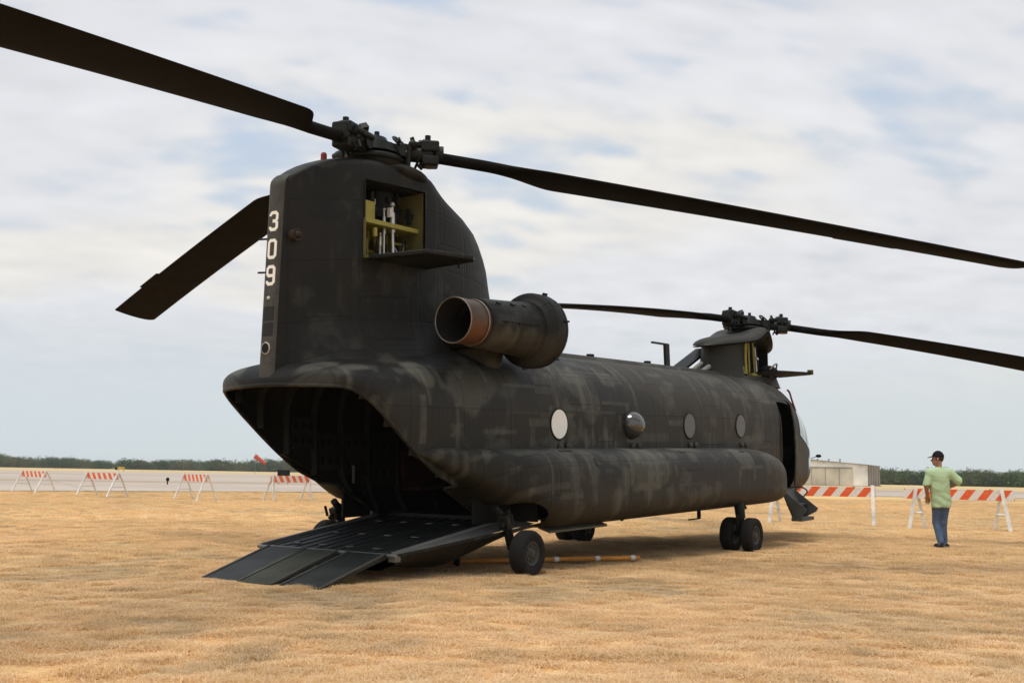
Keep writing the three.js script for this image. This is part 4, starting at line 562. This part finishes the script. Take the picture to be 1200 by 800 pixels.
// ------------------------------------------------------------ far woods
{
  const r = rng(31);
  const crown = (n, seed) => { const q = rng(seed), pos = [], lobes = []; for (let k = 0; k < 7; k++) lobes.push([(q() - 0.5) * 0.8, 0.35 + q() * 0.4, (q() - 0.5) * 0.8, 0.22 + q() * 0.16]); for (let k = 0; k < n; k++) { const L = lobes[Math.floor(q() * 7)], u = q() * 2 - 1, a = q() * 6.283, rr = L[3] * (0.5 + 0.5 * q()), s = Math.sqrt(1 - u * u), c = [L[0] + Math.cos(a) * s * rr, L[1] + u * rr, L[2] + Math.sin(a) * s * rr]; const w = 0.03 + q() * 0.035; const d = () => [c[0] + (q() - 0.5) * w * 2, c[1] + (q() - 0.5) * w * 2, c[2] + (q() - 0.5) * w * 2]; pos.push(...d(), ...d(), ...d()); } for (let k = 0; k < 60; k++) { const a = q() * 6.283, d2 = q() * 0.5, c = [Math.cos(a) * d2, q() * 0.3, Math.sin(a) * d2]; for (let e = 0; e < 3; e++) pos.push(c[0] + (q() - 0.5) * 0.16, Math.max(0, c[1] + (q() - 0.5) * 0.16), c[2] + (q() - 0.5) * 0.16); } const g = new THREE.BufferGeometry(); g.setAttribute('position', new THREE.Float32BufferAttribute(pos, 3)); g.computeVertexNormals(); return g; };
  const gs = [crown(520, 1), crown(520, 2), crown(520, 3)];
  const leaf = new THREE.MeshStandardMaterial({ color: 0xffffff, roughness: 1, side: THREE.DoubleSide });
  const wood = (name, label, a, b, n, depth, h0, h1, tones) => {
    const root = new THREE.Group(); root.name = name; root.userData = { kind: 'stuff', label, category: 'woodland' }; scene.add(root);
    const ims = gs.map((g) => new THREE.InstancedMesh(g, leaf, n)), M = new THREE.Matrix4(), Q = new THREE.Quaternion(), up = new THREE.Vector3(0, 1, 0), c = new THREE.Color();
    const dx = b[0] - a[0], dz = b[1] - a[1], L = Math.hypot(dx, dz);
    ims.forEach((im) => { for (let i = 0; i < n; i++) { const t = r(), d = Math.pow(r(), 1.4) * depth, x = a[0] + dx * t - dz / L * d * -1, z = a[1] + dz * t + dx / L * d * -1, h = mix(h0, h1, fbm(t * L * 0.05, 4, 3)) * (0.5 + 0.55 * r()), w = h * (0.8 + r() * 0.5); M.compose(new THREE.Vector3(x, -0.2, z), Q.setFromAxisAngle(up, r() * 6.28), new THREE.Vector3(w, h, w)); im.setMatrixAt(i, M); const k = tones[Math.floor(r() * tones.length)], m = 0.8 + 0.4 * r(); im.setColorAt(i, c.setRGB(k[0] * m, k[1] * m, k[2] * m)); } im.name = 'tree_crowns'; im.userData.kind = 'stuff'; im.castShadow = im.receiveShadow = true; root.add(im); });
  };
  const gr = [[0.065, 0.115, 0.03], [0.04, 0.07, 0.022], [0.10, 0.135, 0.045], [0.055, 0.09, 0.03], [0.12, 0.105, 0.05]];
  wood('far_woodland', 'long low band of far trees at left behind the barricades', [150, -720], [520, -430], 520, 70, 4.4, 10.5, gr);
  wood('far_woodland_001', 'low band of scrubby trees behind the man and the hangar', [372, -160], [352, -40], 220, 34, 3.4, 8.4, [...gr, [0.10, 0.085, 0.055]]);
}
// ------------------------------------------------------------ hangar
{
  const A = new THREE.Vector3(229.5, 0, -82), ry = 0; // front right corner region
  const L = [-126 + 0, 0];
  const t = thing('metal_hangar', 'beige metal hangar with low gable and sliding door panels behind helicopter nose', 'hangar', [229.0, 0, -66.5], 0);
  // local: x along the front (left to right as seen), z towards the viewer
  t.rotation.y = -0.952 - 0.30 - 0.14;
  const W = 24, D = 21, he = 4.5, hp = 5.5;
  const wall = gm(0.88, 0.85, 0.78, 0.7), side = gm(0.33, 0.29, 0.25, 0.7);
  const sh = new THREE.Shape(); sh.moveTo(-W, 0); sh.lineTo(0, 0); sh.lineTo(0, he); sh.lineTo(-W / 2, hp); sh.lineTo(-W, he); sh.closePath();
  new MB().add(new THREE.ExtrudeGeometry(sh, { depth: 0.15, bevelEnabled: false }), M4(0, 0, -0.15)).add(new THREE.ExtrudeGeometry(sh, { depth: 0.15, bevelEnabled: false }), M4(0, 0, -D)).box(-W + 0.08, he / 2, -D / 2, 0.15, he, D - 0.3).build('wall', wall, t, gB);
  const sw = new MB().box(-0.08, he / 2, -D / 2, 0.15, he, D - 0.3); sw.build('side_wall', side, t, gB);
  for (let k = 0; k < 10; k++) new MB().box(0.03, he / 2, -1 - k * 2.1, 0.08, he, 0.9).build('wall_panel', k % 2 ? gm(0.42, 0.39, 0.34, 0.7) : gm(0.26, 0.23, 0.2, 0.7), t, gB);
  for (const s of [-1, 1]) { const a = Math.atan2(hp - he, W / 2), l = Math.hypot(hp - he, W / 2) + 0.3; new MB().box(-W / 2 + s * W / 4, (he + hp) / 2 + 0.1, -D / 2, l, 0.12, D + 0.5, 0, 0, -s * a).build('roof', gm(0.42, 0.38, 0.33, 0.6), t, gB); }
  for (let k = 0; k < 6; k++) { const x = -W + 3.4 + k * 2.95; const d = new MB().box(x + 1.4, 1.92, 0.05, 2.8, 3.8, 0.09).build('door_panel', gm(0.64, 0.58, 0.47, 0.7), t, gB); new MB().box(x - 0.03, 1.92, 0.11, 0.09, 3.8, 0.06).build('panel_seam', gm(0.36, 0.32, 0.26, 0.8), d, gB); }
  new MB().box(-W / 2 - 0.3, 3.95, 0.1, 18.2, 0.16, 0.2).build('door_rail', gm(0.28, 0.26, 0.22, 0.7), t, gB);
  for (let k = 0; k < 3; k++) new MB().bar([-W / 2 + 1 + k * 2.4, 5.2, -3], [-W / 2 + 1 + k * 2.4, 5.85, -3], 0.18).build('roof_vent', gm(0.4, 0.38, 0.34, 0.6), t, gB);
  new MB().box(-W / 2, 0.08, -D / 2, W + 0.4, 0.16, D + 0.3).build('base_slab', gm(0.45, 0.42, 0.37, 0.9), t, gB);
}
// ------------------------------------------------------------ barricades: two A-frame trestles and a striped board
const stripeTex = (() => { const cv = document.createElement('canvas'); cv.width = 1024; cv.height = 96; const c = cv.getContext('2d'); c.fillStyle = '#dcd8d2'; c.fillRect(0, 0, 1024, 96); c.fillStyle = '#df5a28'; for (let k = -1; k < 7; k++) { const x = k * 165 + 20; c.beginPath(); c.moveTo(x, 96); c.lineTo(x + 84, 96); c.lineTo(x + 160, 0); c.lineTo(x + 76, 0); c.closePath(); c.fill(); } const r = rng(3); for (let k = 0; k < 700; k++) { c.fillStyle = `rgba(${r() < 0.6 ? '225,220,214' : '120,100,80'},${0.1 + r() * 0.3})`; c.fillRect(r() * 1024, r() * 96, 1 + r() * 14, 1 + r() * 5); } const t = new THREE.CanvasTexture(cv); t.colorSpace = THREE.SRGBColorSpace; return t; })();
const stripeTexL = stripeTex.clone(); stripeTexL.wrapS = THREE.RepeatWrapping; stripeTexL.repeat.set(-1, 1); stripeTexL.needsUpdate = true;
const boardMat = new THREE.MeshStandardMaterial({ map: stripeTex, roughness: 0.5 }), boardMatL = new THREE.MeshStandardMaterial({ map: stripeTexL, roughness: 0.5 }), whiteWood = gm(0.86, 0.85, 0.80, 0.6);
function barricade(L, R, label, o = {}) {
  const dx = R[0] - L[0], dz = R[1] - L[1], len = Math.hypot(dx, dz);
  const t = thing('barricade', label, 'barricade', [(L[0] + R[0]) / 2, 0, (L[1] + R[1]) / 2], Math.atan2(-dz, dx), 'striped barricades along the field edge');
  const hT = o.h ?? 1.05, ov = o.over ?? 0.1; // local x left to right, +z to the viewer
  for (const s of [-1, 1]) {
    const yaw = s < 0 ? (o.yl ?? 0) : (o.yr ?? 0), sp = o.sp ?? 0.36, f = (d) => [s * len / 2 + Math.sin(yaw) * d, d * Math.cos(yaw)];
    const a = f(0), b = f(-sp * 2), m = f(-sp * (o.mid ?? 1) + 0.0);
    new MB().beam([a[0], 0, a[1]], [m[0], hT, m[1] + 0.03], 0.095, 0.045).build('leg', whiteWood, t, g1); new MB().beam([b[0], 0, b[1]], [m[0], hT - 0.06, m[1] - 0.03], 0.08, 0.045).build('leg', whiteWood, t, g1);
    const k = 0.38; new MB().beam([mix(a[0], m[0], k), hT * k, mix(a[1], m[1], k)], [mix(b[0], m[0], k), hT * k, mix(b[1], m[1], k)], 0.05, 0.035).build('crossbar', whiteWood, t, g1);
  }
  const bh = o.bh ?? 0.27, zz = -(o.sp ?? 0.36) * (o.mid ?? 1) * 0.86 * Math.cos(o.yl ?? 0) - 0.0, g = new THREE.BoxGeometry(len + ov * 2, bh, 0.03);
  new MB().add(g, M4(o.shift ?? 0, hT - 0.06 - bh / 2, zz - 0.05 + (o.front ?? 0.02))).build('striped_board', o.left ? boardMatL : boardMat, t);
  return t;
}
barricade([18.76, -39.85], [18.45, -37.43], 'white A-frame barricade with striped board farthest left', { left: 1, sp: 0.5 });
barricade([18.12, -33.7], [17.95, -31.27], 'second barricade from the left, before the pale taxiway', { left: 1, sp: 0.5 });
barricade([18.11, -27.06], [17.34, -24.74], 'third barricade from the left, seen most end-on', { left: 1, sp: 0.4, h: 1.08 });
barricade([20.31, -23.69], [22.75, -24.12], 'barricade partly hidden behind the open tail of the helicopter', { left: 1, sp: 0.26, h: 1.08, mid: 0.5, yl: 0.0, yr: 0.0 });
barricade([20.0, -2.82], [20.55, 0.0], 'orange-striped barricade between the helicopter nose and the man', { h: 1.12, sp: 0.25, yl: -0.5, yr: 0.15, over: 0.04 });
barricade([20.15, 1.07], [20.66, 3.5], 'orange-striped barricade directly behind the man in green', { h: 1.12, sp: 0.25, yl: -0.9, yr: 0.9, over: 0.12 });
// ------------------------------------------------------------ small things
{
  const t = thing('tow_bar', 'long orange tow bar lying in the grass under the helicopter', 'tow bar', [2.5, 0.07, 0.95]);
  const a = [-1.75, 0, -1.0], b = [1.5, 0.02, 0.80], at = (k, y = 0) => [mix(a[0], b[0], k), y, mix(a[2], b[2], k)];
  new MB().bar(at(0), at(1), 0.034, 12).build('bar', MT.orange, t, g1);
  for (const k of [0.62, 0.80, 0.96]) new MB().bar(at(k), at(k + 0.02), 0.038, 12).build('collar', MT.white, t, g1);
  new MB().bar(at(-0.06, 0.0), at(0.02, 0.0), 0.06, 10).box(...at(0.04, 0.03), 0.2, 0.1, 0.3, 0, 0.5).build('tow_head', MT.orange, t, g1);
  for (const k of [0.06, 0.2]) { const p = at(k, 0.02); new MB().add(new THREE.TorusGeometry(0.06, 0.025, 8, 16), M4(p[0], 0.02, p[2] + 0.1, 0, 1)).build('tow_wheel', MT.black, t, g1); }
}
{
  const t = thing('airfield_sign', 'black rectangular sign on short legs beyond the half-hidden barricade', 'sign', [57.8, 0, -63.25], -0.952);
  new MB().box(0, 1.0, 0, 1.08, 0.52, 0.14, 0, 0, 0, 0.02).build('sign_face', MT.black, t, g1);
  for (const x of [-0.4, 0.4]) new MB().bar([x, 0, 0], [x, 0.76, 0], 0.03).build('leg', MT.hub, t, g1);
  const s = thing('airfield_sign', 'small yellow marker sign far across the taxiway', 'sign', [199.5, 0, -286.3], -0.7);
  new MB().box(0, 0.95, 0, 2.0, 0.8, 0.2).build('sign_face', gm(0.65, 0.42, 0.05, 0.6), s, g1); new MB().box(-1.4, 0.8, 0, 0.7, 0.8, 0.2).build('black_panel', MT.black, s, g1);
  for (const x of [-0.7, 0.7]) new MB().bar([x, 0, 0], [x, 0.6, 0], 0.06).build('leg', MT.hub, s, g1);
}
{
  const t = thing('windsock', 'drooping red-orange windsock on thin mast before the far trees', 'windsock', [179.1, 0, -203.2]);
  new MB().bar([0, 0, 0], [0, 5.4, 0], 0.045).bar([0, 4.4, 0], [0.35, 4.6, 0.3], 0.03).build('mast', gm(0.35, 0.34, 0.33, 0.5, 0.4), t, g1);
  const ax = new THREE.Vector3(0.52, -0.62, 0.72).normalize();
  const g = new THREE.CylinderGeometry(0.60, 0.38, 3.4, 16, 4, true); const q = new THREE.Quaternion().setFromUnitVectors(new THREE.Vector3(0, -1, 0), ax);
  new MB().add(g, new THREE.Matrix4().compose(new THREE.Vector3(0, 4.5, 0).addScaledVector(ax, 1.55), q, new THREE.Vector3(1, 1, 1))).build('sock', gm(0.62, 0.10, 0.05, 0.8), t, g1);
}
function edgeLight(p, label, s = 1) { const t = thing('taxiway_light', label, 'edge light', [p[0], 0, p[1]], 0, 'small edge lights on the taxiway'); new MB().bar([0, 0, 0], [0, 0.32 * s, 0], 0.05 * s).build('stem', MT.black, t, g1); new MB().add(new THREE.SphereGeometry(0.13 * s, 12, 8), M4(0, 0.42 * s, 0)).bar([0, 0.28 * s, 0], [0, 0.4 * s, 0], 0.11 * s).build('lamp', MT.black, t, g1); }
edgeLight([42.6, -59.4], 'small dark edge light on taxiway left of the third barricade', 1.0); edgeLight([96.5, -25.7], 'small dark edge light showing above the board of the nose barricade', 1.2); edgeLight([120, -18.4], 'small dark edge light to the right of the man', 1.0);

// ------------------------------------------------------------ the man: local x to picture right, z towards the viewer
function isoMesh(f, mn, mx, h) {
  const n = [0, 1, 2].map((k) => Math.ceil((mx[k] - mn[k]) / h) + 1), [nx, ny, nz] = n, V = new Float32Array(nx * ny * nz), id = (i, j, k) => (i * ny + j) * nz + k;
  for (let i = 0; i < nx; i++) for (let j = 0; j < ny; j++) for (let k = 0; k < nz; k++) V[id(i, j, k)] = f(mn[0] + i * h, mn[1] + j * h, mn[2] + k * h);
  const vid = new Int32Array(nx * ny * nz).fill(-1), pos = [], idx = [];
  const E = [[0, 1], [2, 3], [4, 5], [6, 7], [0, 2], [1, 3], [4, 6], [5, 7], [0, 4], [1, 5], [2, 6], [3, 7]];
  for (let i = 0; i < nx - 1; i++) for (let j = 0; j < ny - 1; j++) for (let k = 0; k < nz - 1; k++) {
    const c = []; for (let q = 0; q < 8; q++) c.push(V[id(i + (q >> 2), j + ((q >> 1) & 1), k + (q & 1))]);
    let x = 0, y = 0, z = 0, m = 0;
    for (const [a, b] of E) if ((c[a] < 0) !== (c[b] < 0)) { const t = c[a] / (c[a] - c[b]); x += mix(a >> 2, b >> 2, t); y += mix((a >> 1) & 1, (b >> 1) & 1, t); z += mix(a & 1, b & 1, t); m++; }
    if (m) { vid[id(i, j, k)] = pos.length / 3; pos.push(mn[0] + (i + x / m) * h, mn[1] + (j + y / m) * h, mn[2] + (k + z / m) * h); }
  }
  for (let i = 1; i < nx - 1; i++) for (let j = 1; j < ny - 1; j++) for (let k = 1; k < nz - 1; k++) {
    const a = V[id(i, j, k)] < 0;
    const q = (p, r, s, t, fl) => { if (p < 0 || r < 0 || s < 0 || t < 0) return; if (fl) idx.push(p, r, s, p, s, t); else idx.push(p, s, r, p, t, s); };
    if (a !== (V[id(i + 1, j, k)] < 0)) q(vid[id(i, j - 1, k - 1)], vid[id(i, j, k - 1)], vid[id(i, j, k)], vid[id(i, j - 1, k)], a);
    if (a !== (V[id(i, j + 1, k)] < 0)) q(vid[id(i - 1, j, k - 1)], vid[id(i - 1, j, k)], vid[id(i, j, k)], vid[id(i, j, k - 1)], a);
    if (a !== (V[id(i, j, k + 1)] < 0)) q(vid[id(i - 1, j - 1, k)], vid[id(i, j - 1, k)], vid[id(i, j, k)], vid[id(i - 1, j, k)], a);
  }
  const g = new THREE.BufferGeometry(); g.setAttribute('position', new THREE.Float32BufferAttribute(pos, 3)); g.setIndex(idx); g.computeVertexNormals(); return g;
}
function cap(p, a, b, r0, r1) { const bx = b[0] - a[0], by = b[1] - a[1], bz = b[2] - a[2], px = p[0] - a[0], py = p[1] - a[1], pz = p[2] - a[2], t = Math.max(0, Math.min(1, (px * bx + py * by + pz * bz) / (bx * bx + by * by + bz * bz + 1e-9))); return Math.hypot(px - bx * t, py - by * t, pz - bz * t) - mix(r0, r1, t); }
const smin = (a, b, k) => { const h = Math.max(0, k - Math.abs(a - b)) / k; return Math.min(a, b) - h * h * k * 0.25; };
const ellp = (p, c, r) => { const x = (p[0] - c[0]) / r[0], y = (p[1] - c[1]) / r[1], z = (p[2] - c[2]) / r[2], l = Math.hypot(x, y, z); return (l - 1) * Math.min(...r); };
{
  const man = thing('person', 'man in pale green shirt, jeans and black cap standing between two barricades, looking left', 'person', [11.72, 0, 4.07], -0.952);
  const J = { hip: [-0.005, 0.93, 0], chest: [-0.03, 1.30, 0], neck: [-0.025, 1.47, 0.005], head: [-0.05, 1.68, -0.01], sl: [-0.205, 1.415, 0], el: [-0.29, 1.14, 0.03], wl: [-0.225, 0.95, -0.12], sr: [0.155, 1.43, 0.0], er: [0.355, 1.25, 0.03], wr: [0.235, 1.15, -0.17], hl: [-0.095, 0.90, 0], kl: [-0.085, 0.48, -0.07], al: [-0.045, 0.09, 0.06], hr: [0.085, 0.90, 0], kr: [0.035, 0.47, -0.03], ar: [0.060, 0.09, -0.07] };
  // head turned to picture left and a little away
  const hd = (p) => { const c = Math.cos(1.15), s = Math.sin(1.15), x = p[0] - J.head[0], y = p[1] - J.head[1], z = p[2] - J.head[2]; const fx = -s * x - c * z, sx = -c * x + s * z; return [sx, y, fx]; }; // local: z forward (face), x sideways
  const headF = (p) => {
    const q = hd(p); let d = ellp(q, [0, 0.035, -0.012], [0.076, 0.108, 0.098]);
    d = smin(d, ellp(q, [0, -0.055, 0.030], [0.056, 0.065, 0.066]), 0.03); d = smin(d, ellp(q, [0, -0.095, 0.058], [0.028, 0.024, 0.026]), 0.02);
    d = smin(d, cap(q, [0, 0.012, 0.088], [0, -0.028, 0.112], 0.009, 0.015), 0.012); d = smin(d, ellp(q, [0, -0.06, 0.090], [0.024, 0.010, 0.010]), 0.010); d = smin(d, ellp(q, [0, 0.035, 0.083], [0.05, 0.012, 0.014]), 0.012);
    for (const s of [-1, 1]) { d = Math.max(d, -ellp(q, [s * 0.031, 0.010, 0.098], [0.016, 0.010, 0.012])); d = smin(d, ellp(q, [s * 0.031, 0.010, 0.083], [0.012, 0.010, 0.012]), 0.004); d = smin(d, ellp(q, [s * 0.080, -0.004, -0.010], [0.012, 0.034, 0.022]), 0.010); }
    return smin(d, cap(p, J.neck, [J.head[0] + 0.012, J.head[1] - 0.07, J.head[2] + 0.02], 0.060, 0.054), 0.035);
  };
  const bodyF = (p) => { let d = cap(p, J.hip, J.chest, 0.115, 0.125); d = smin(d, cap(p, J.sl, J.sr, 0.06, 0.06), 0.06); d = smin(d, cap(p, J.chest, J.neck, 0.11, 0.058), 0.05); for (const [a, b, c] of [['sl', 'el', 'wl'], ['sr', 'er', 'wr']]) { d = smin(d, cap(p, J[a], J[b], 0.05, 0.041), 0.03); d = smin(d, cap(p, J[b], J[c], 0.043, 0.028), 0.02); } for (const [a, b, c] of [['hl', 'kl', 'al'], ['hr', 'kr', 'ar']]) { d = smin(d, cap(p, J[a], J[b], 0.078, 0.052), 0.04); d = smin(d, cap(p, J[b], J[c], 0.05, 0.035), 0.03); } return d; };
  const handF = (w, el, side) => { // palm and five fingers continuing the forearm, loosely curled
    const dir = new THREE.Vector3(w[0] - el[0], w[1] - el[1], w[2] - el[2]).normalize(), nrm = new THREE.Vector3(side * 0.9, 0.2, -0.3).cross(dir).normalize(), lat = dir.clone().cross(nrm).normalize();
    const P = (u, v, t) => [w[0] + dir.x * u + lat.x * v + nrm.x * t, w[1] + dir.y * u + lat.y * v + nrm.y * t, w[2] + dir.z * u + lat.z * v + nrm.z * t];
    const fs = [[-0.030, 0.082, 0.066], [-0.010, 0.088, 0.076], [0.011, 0.085, 0.070], [0.030, 0.076, 0.054]];
    return (p) => { let d = cap(p, w, P(0.03, 0, 0), 0.028, 0.028); d = smin(d, smin(cap(p, P(0.02, -0.018, 0), P(0.078, -0.024, 0), 0.019, 0.015), cap(p, P(0.02, 0.018, 0), P(0.074, 0.024, 0), 0.019, 0.015), 0.02), 0.02); for (const [v, u, l] of fs) { const k = P(u, v, 0), m = P(u + l * 0.42, v * 1.12, 0.012), e = P(u + l * 0.72, v * 1.12, 0.038); d = smin(d, Math.min(cap(p, k, m, 0.0098, 0.0088), cap(p, m, e, 0.0088, 0.0075)), 0.005); } const a = P(0.022, -0.028, 0.006), b = P(0.052, -0.052, 0.016), c = P(0.078, -0.052, 0.032); return smin(d, Math.min(cap(p, a, b, 0.013, 0.0115), cap(p, b, c, 0.0115, 0.009)), 0.008); };
  };
  const F = (f) => (x, y, z) => f([x, y, z]);
  const skinB = new MB();
  skinB.add(isoMesh(F(bodyF), [-0.42, 0.0, -0.28], [0.52, 1.58, 0.22], 0.016)); skinB.add(isoMesh(F(headF), [-0.22, 1.43, -0.2], [0.12, 1.86, 0.18], 0.006));
  for (const [w, e, s] of [['wl', 'el', -1], ['wr', 'er', 1]]) { const c = J[w]; skinB.add(isoMesh(F(handF(J[w], J[e], s)), c.map((v) => v - 0.17), c.map((v) => v + 0.17), 0.0045)); }
  skinB.build('body', gm(0.42, 0.22, 0.14, 0.55), man, g3);
  const hairF = (p) => { const q = hd(p); return Math.max(ellp(q, [0, 0.035, -0.016], [0.082, 0.112, 0.102]), Math.max(q[2] - 0.03 + 0.3 * Math.max(0, -q[1]), -q[1] - 0.045)); };
  new MB().add(isoMesh(F(hairF), [-0.22, 1.5, -0.2], [0.12, 1.86, 0.18], 0.008)).build('hair', gm(0.06, 0.04, 0.025, 0.9), man, g3);
  const capF = (p) => { const q = hd(p); let d = Math.max(ellp(q, [0, 0.045, -0.014], [0.090, 0.122, 0.110]), 0.052 - q[1] - 0.12 * Math.max(0, -q[2] - 0.02)); const br = Math.max(ellp([q[0], q[1] + 0.28 * Math.max(0, q[2] - 0.08), q[2]], [0, 0.055, 0.085], [0.078, 0.011, 0.105]), 0.02 - q[2]); return smin(d, br, 0.012); };
  new MB().add(isoMesh(F(capF), [-0.32, 1.6, -0.28], [0.15, 1.9, 0.2], 0.007)).build('cap', gm(0.012, 0.012, 0.014, 0.85), man, g3);
  const wr = (p) => 0.020 * (fbm(p[0] * 9 + p[1] * 4, p[1] * 15 + p[2] * 9, 3) - 0.5) + 0.008 * Math.sin(p[1] * 34 + p[0] * 25 + 3 * fbm(p[0] * 6, p[2] * 6 + p[1] * 4, 2)) * sm(1.2, 0.9, p[1]);
  const shirtF = (p) => { const q = [p[0], p[1], p[2] * 1.32]; let d = cap(q, [0.0, 0.82, 0], [-0.025, 1.14, 0], 0.188, 0.182); d = smin(d, cap(q, [-0.025, 1.14, 0], [-0.03, 1.33, 0], 0.182, 0.185), 0.04); d = smin(d, cap(p, J.sl, J.sr, 0.085, 0.085), 0.07); d = smin(d, cap(p, J.chest, [J.neck[0], J.neck[1] + 0.0, J.neck[2]], 0.125, 0.078), 0.05); let s = cap(p, J.sl, [mix(J.sl[0], J.el[0], 0.82), mix(J.sl[1], J.el[1], 0.82), mix(J.sl[2], J.el[2], 0.82)], 0.082, 0.082); s = Math.max(s, 1.175 - p[1] + 0.25 * (p[0] + 0.29)); let t = cap(p, J.sr, J.er, 0.082, 0.078); t = Math.max(t, p[0] - 0.37 - 0.3 * (p[1] - 1.3)); d = smin(smin(d, s, 0.035), t, 0.035); d = Math.max(d, 0.765 - p[1]); d = Math.max(d, p[1] - 1.515 - 0.15 * (p[2])); return d + wr(p); };
  const shirtTex = dtex(256, 256, (i, j) => { const k = 0.9 + 0.14 * grimeF[(j * 2) * 512 + i * 2] + ((i >> 3) % 4 === 0 ? -0.04 : 0) + ((j >> 3) % 5 === 0 ? -0.03 : 0); return [0.44 * k, 0.60 * k, 0.36 * k]; });
  new MB().add(isoMesh(F(shirtF), [-0.45, 0.72, -0.3], [0.56, 1.58, 0.3], 0.011)).build('shirt', new THREE.MeshStandardMaterial({ map: shirtTex, roughness: 0.9 }), man, boxUV(3));
  const colF = (p) => Math.max(Math.abs(cap(p, [J.neck[0], 1.40, J.neck[2]], [J.neck[0] - 0.004, 1.6, J.neck[2]], 0.080, 0.066)) - 0.006, Math.abs(p[1] - 1.512) - 0.022);
  new MB().add(isoMesh(F(colF), [-0.15, 1.46, -0.12], [0.1, 1.56, 0.13], 0.006)).build('collar', new THREE.MeshStandardMaterial({ map: shirtTex, roughness: 0.9 }), man, boxUV(3));
  const jeansF = (p) => { let d = cap([p[0], p[1], p[2] * 1.2], [-0.005, 0.86, 0], [-0.005, 0.96, 0], 0.158, 0.155); for (const [a, b, c] of [['hl', 'kl', 'al'], ['hr', 'kr', 'ar']]) { d = smin(d, cap(p, J[a], J[b], 0.094, 0.069), 0.025); d = smin(d, cap(p, J[b], [J[c][0], 0.05, J[c][2]], 0.068, 0.062), 0.02); } d = Math.max(d, 0.035 - p[1]); d = Math.max(d, p[1] - 0.98); return d + 0.012 * (fbm(p[0] * 8 + 3, p[1] * 14 + p[2] * 6, 3) - 0.5) * (1 + 1.4 * sm(0.3, 0.08, p[1])); };
  const jeanTex = dtex(256, 256, (i, j) => { const k = 0.7 + 0.6 * grimeF[(j * 2) * 512 + i * 2]; return [0.070 * k, 0.112 * k, 0.195 * k]; });
  new MB().add(isoMesh(F(jeansF), [-0.25, 0.0, -0.25], [0.25, 1.02, 0.22], 0.012)).build('jeans', new THREE.MeshStandardMaterial({ map: jeanTex, roughness: 0.9 }), man, boxUV(2));
  for (const [c, a] of [['al', -0.55], ['ar', 0.25]]) { const q = J[c], dx = -Math.sin(0.5 + a) * 1, dz = -Math.cos(0.5 + a); const sF = (p) => { const b = [q[0] - dx * 0.05, 0.035, q[2] - dz * 0.05], e = [q[0] + dx * 0.16, 0.028, q[2] + dz * 0.16]; let d = cap([p[0], p[1], p[2]], b, e, 0.050, 0.047); d = smin(d, cap(p, [q[0], 0.06, q[2]], [q[0], 0.10, q[2]], 0.046, 0.044), 0.03); return Math.max(d, 0.002 - p[1]); }; new MB().add(isoMesh(F(sF), [q[0] - 0.25, -0.01, q[2] - 0.25], [q[0] + 0.25, 0.16, q[2] + 0.25], 0.009)).build('shoe', gm(0.016, 0.014, 0.013, 0.6), man, g3); }
}
renderer.render(scene, camera);
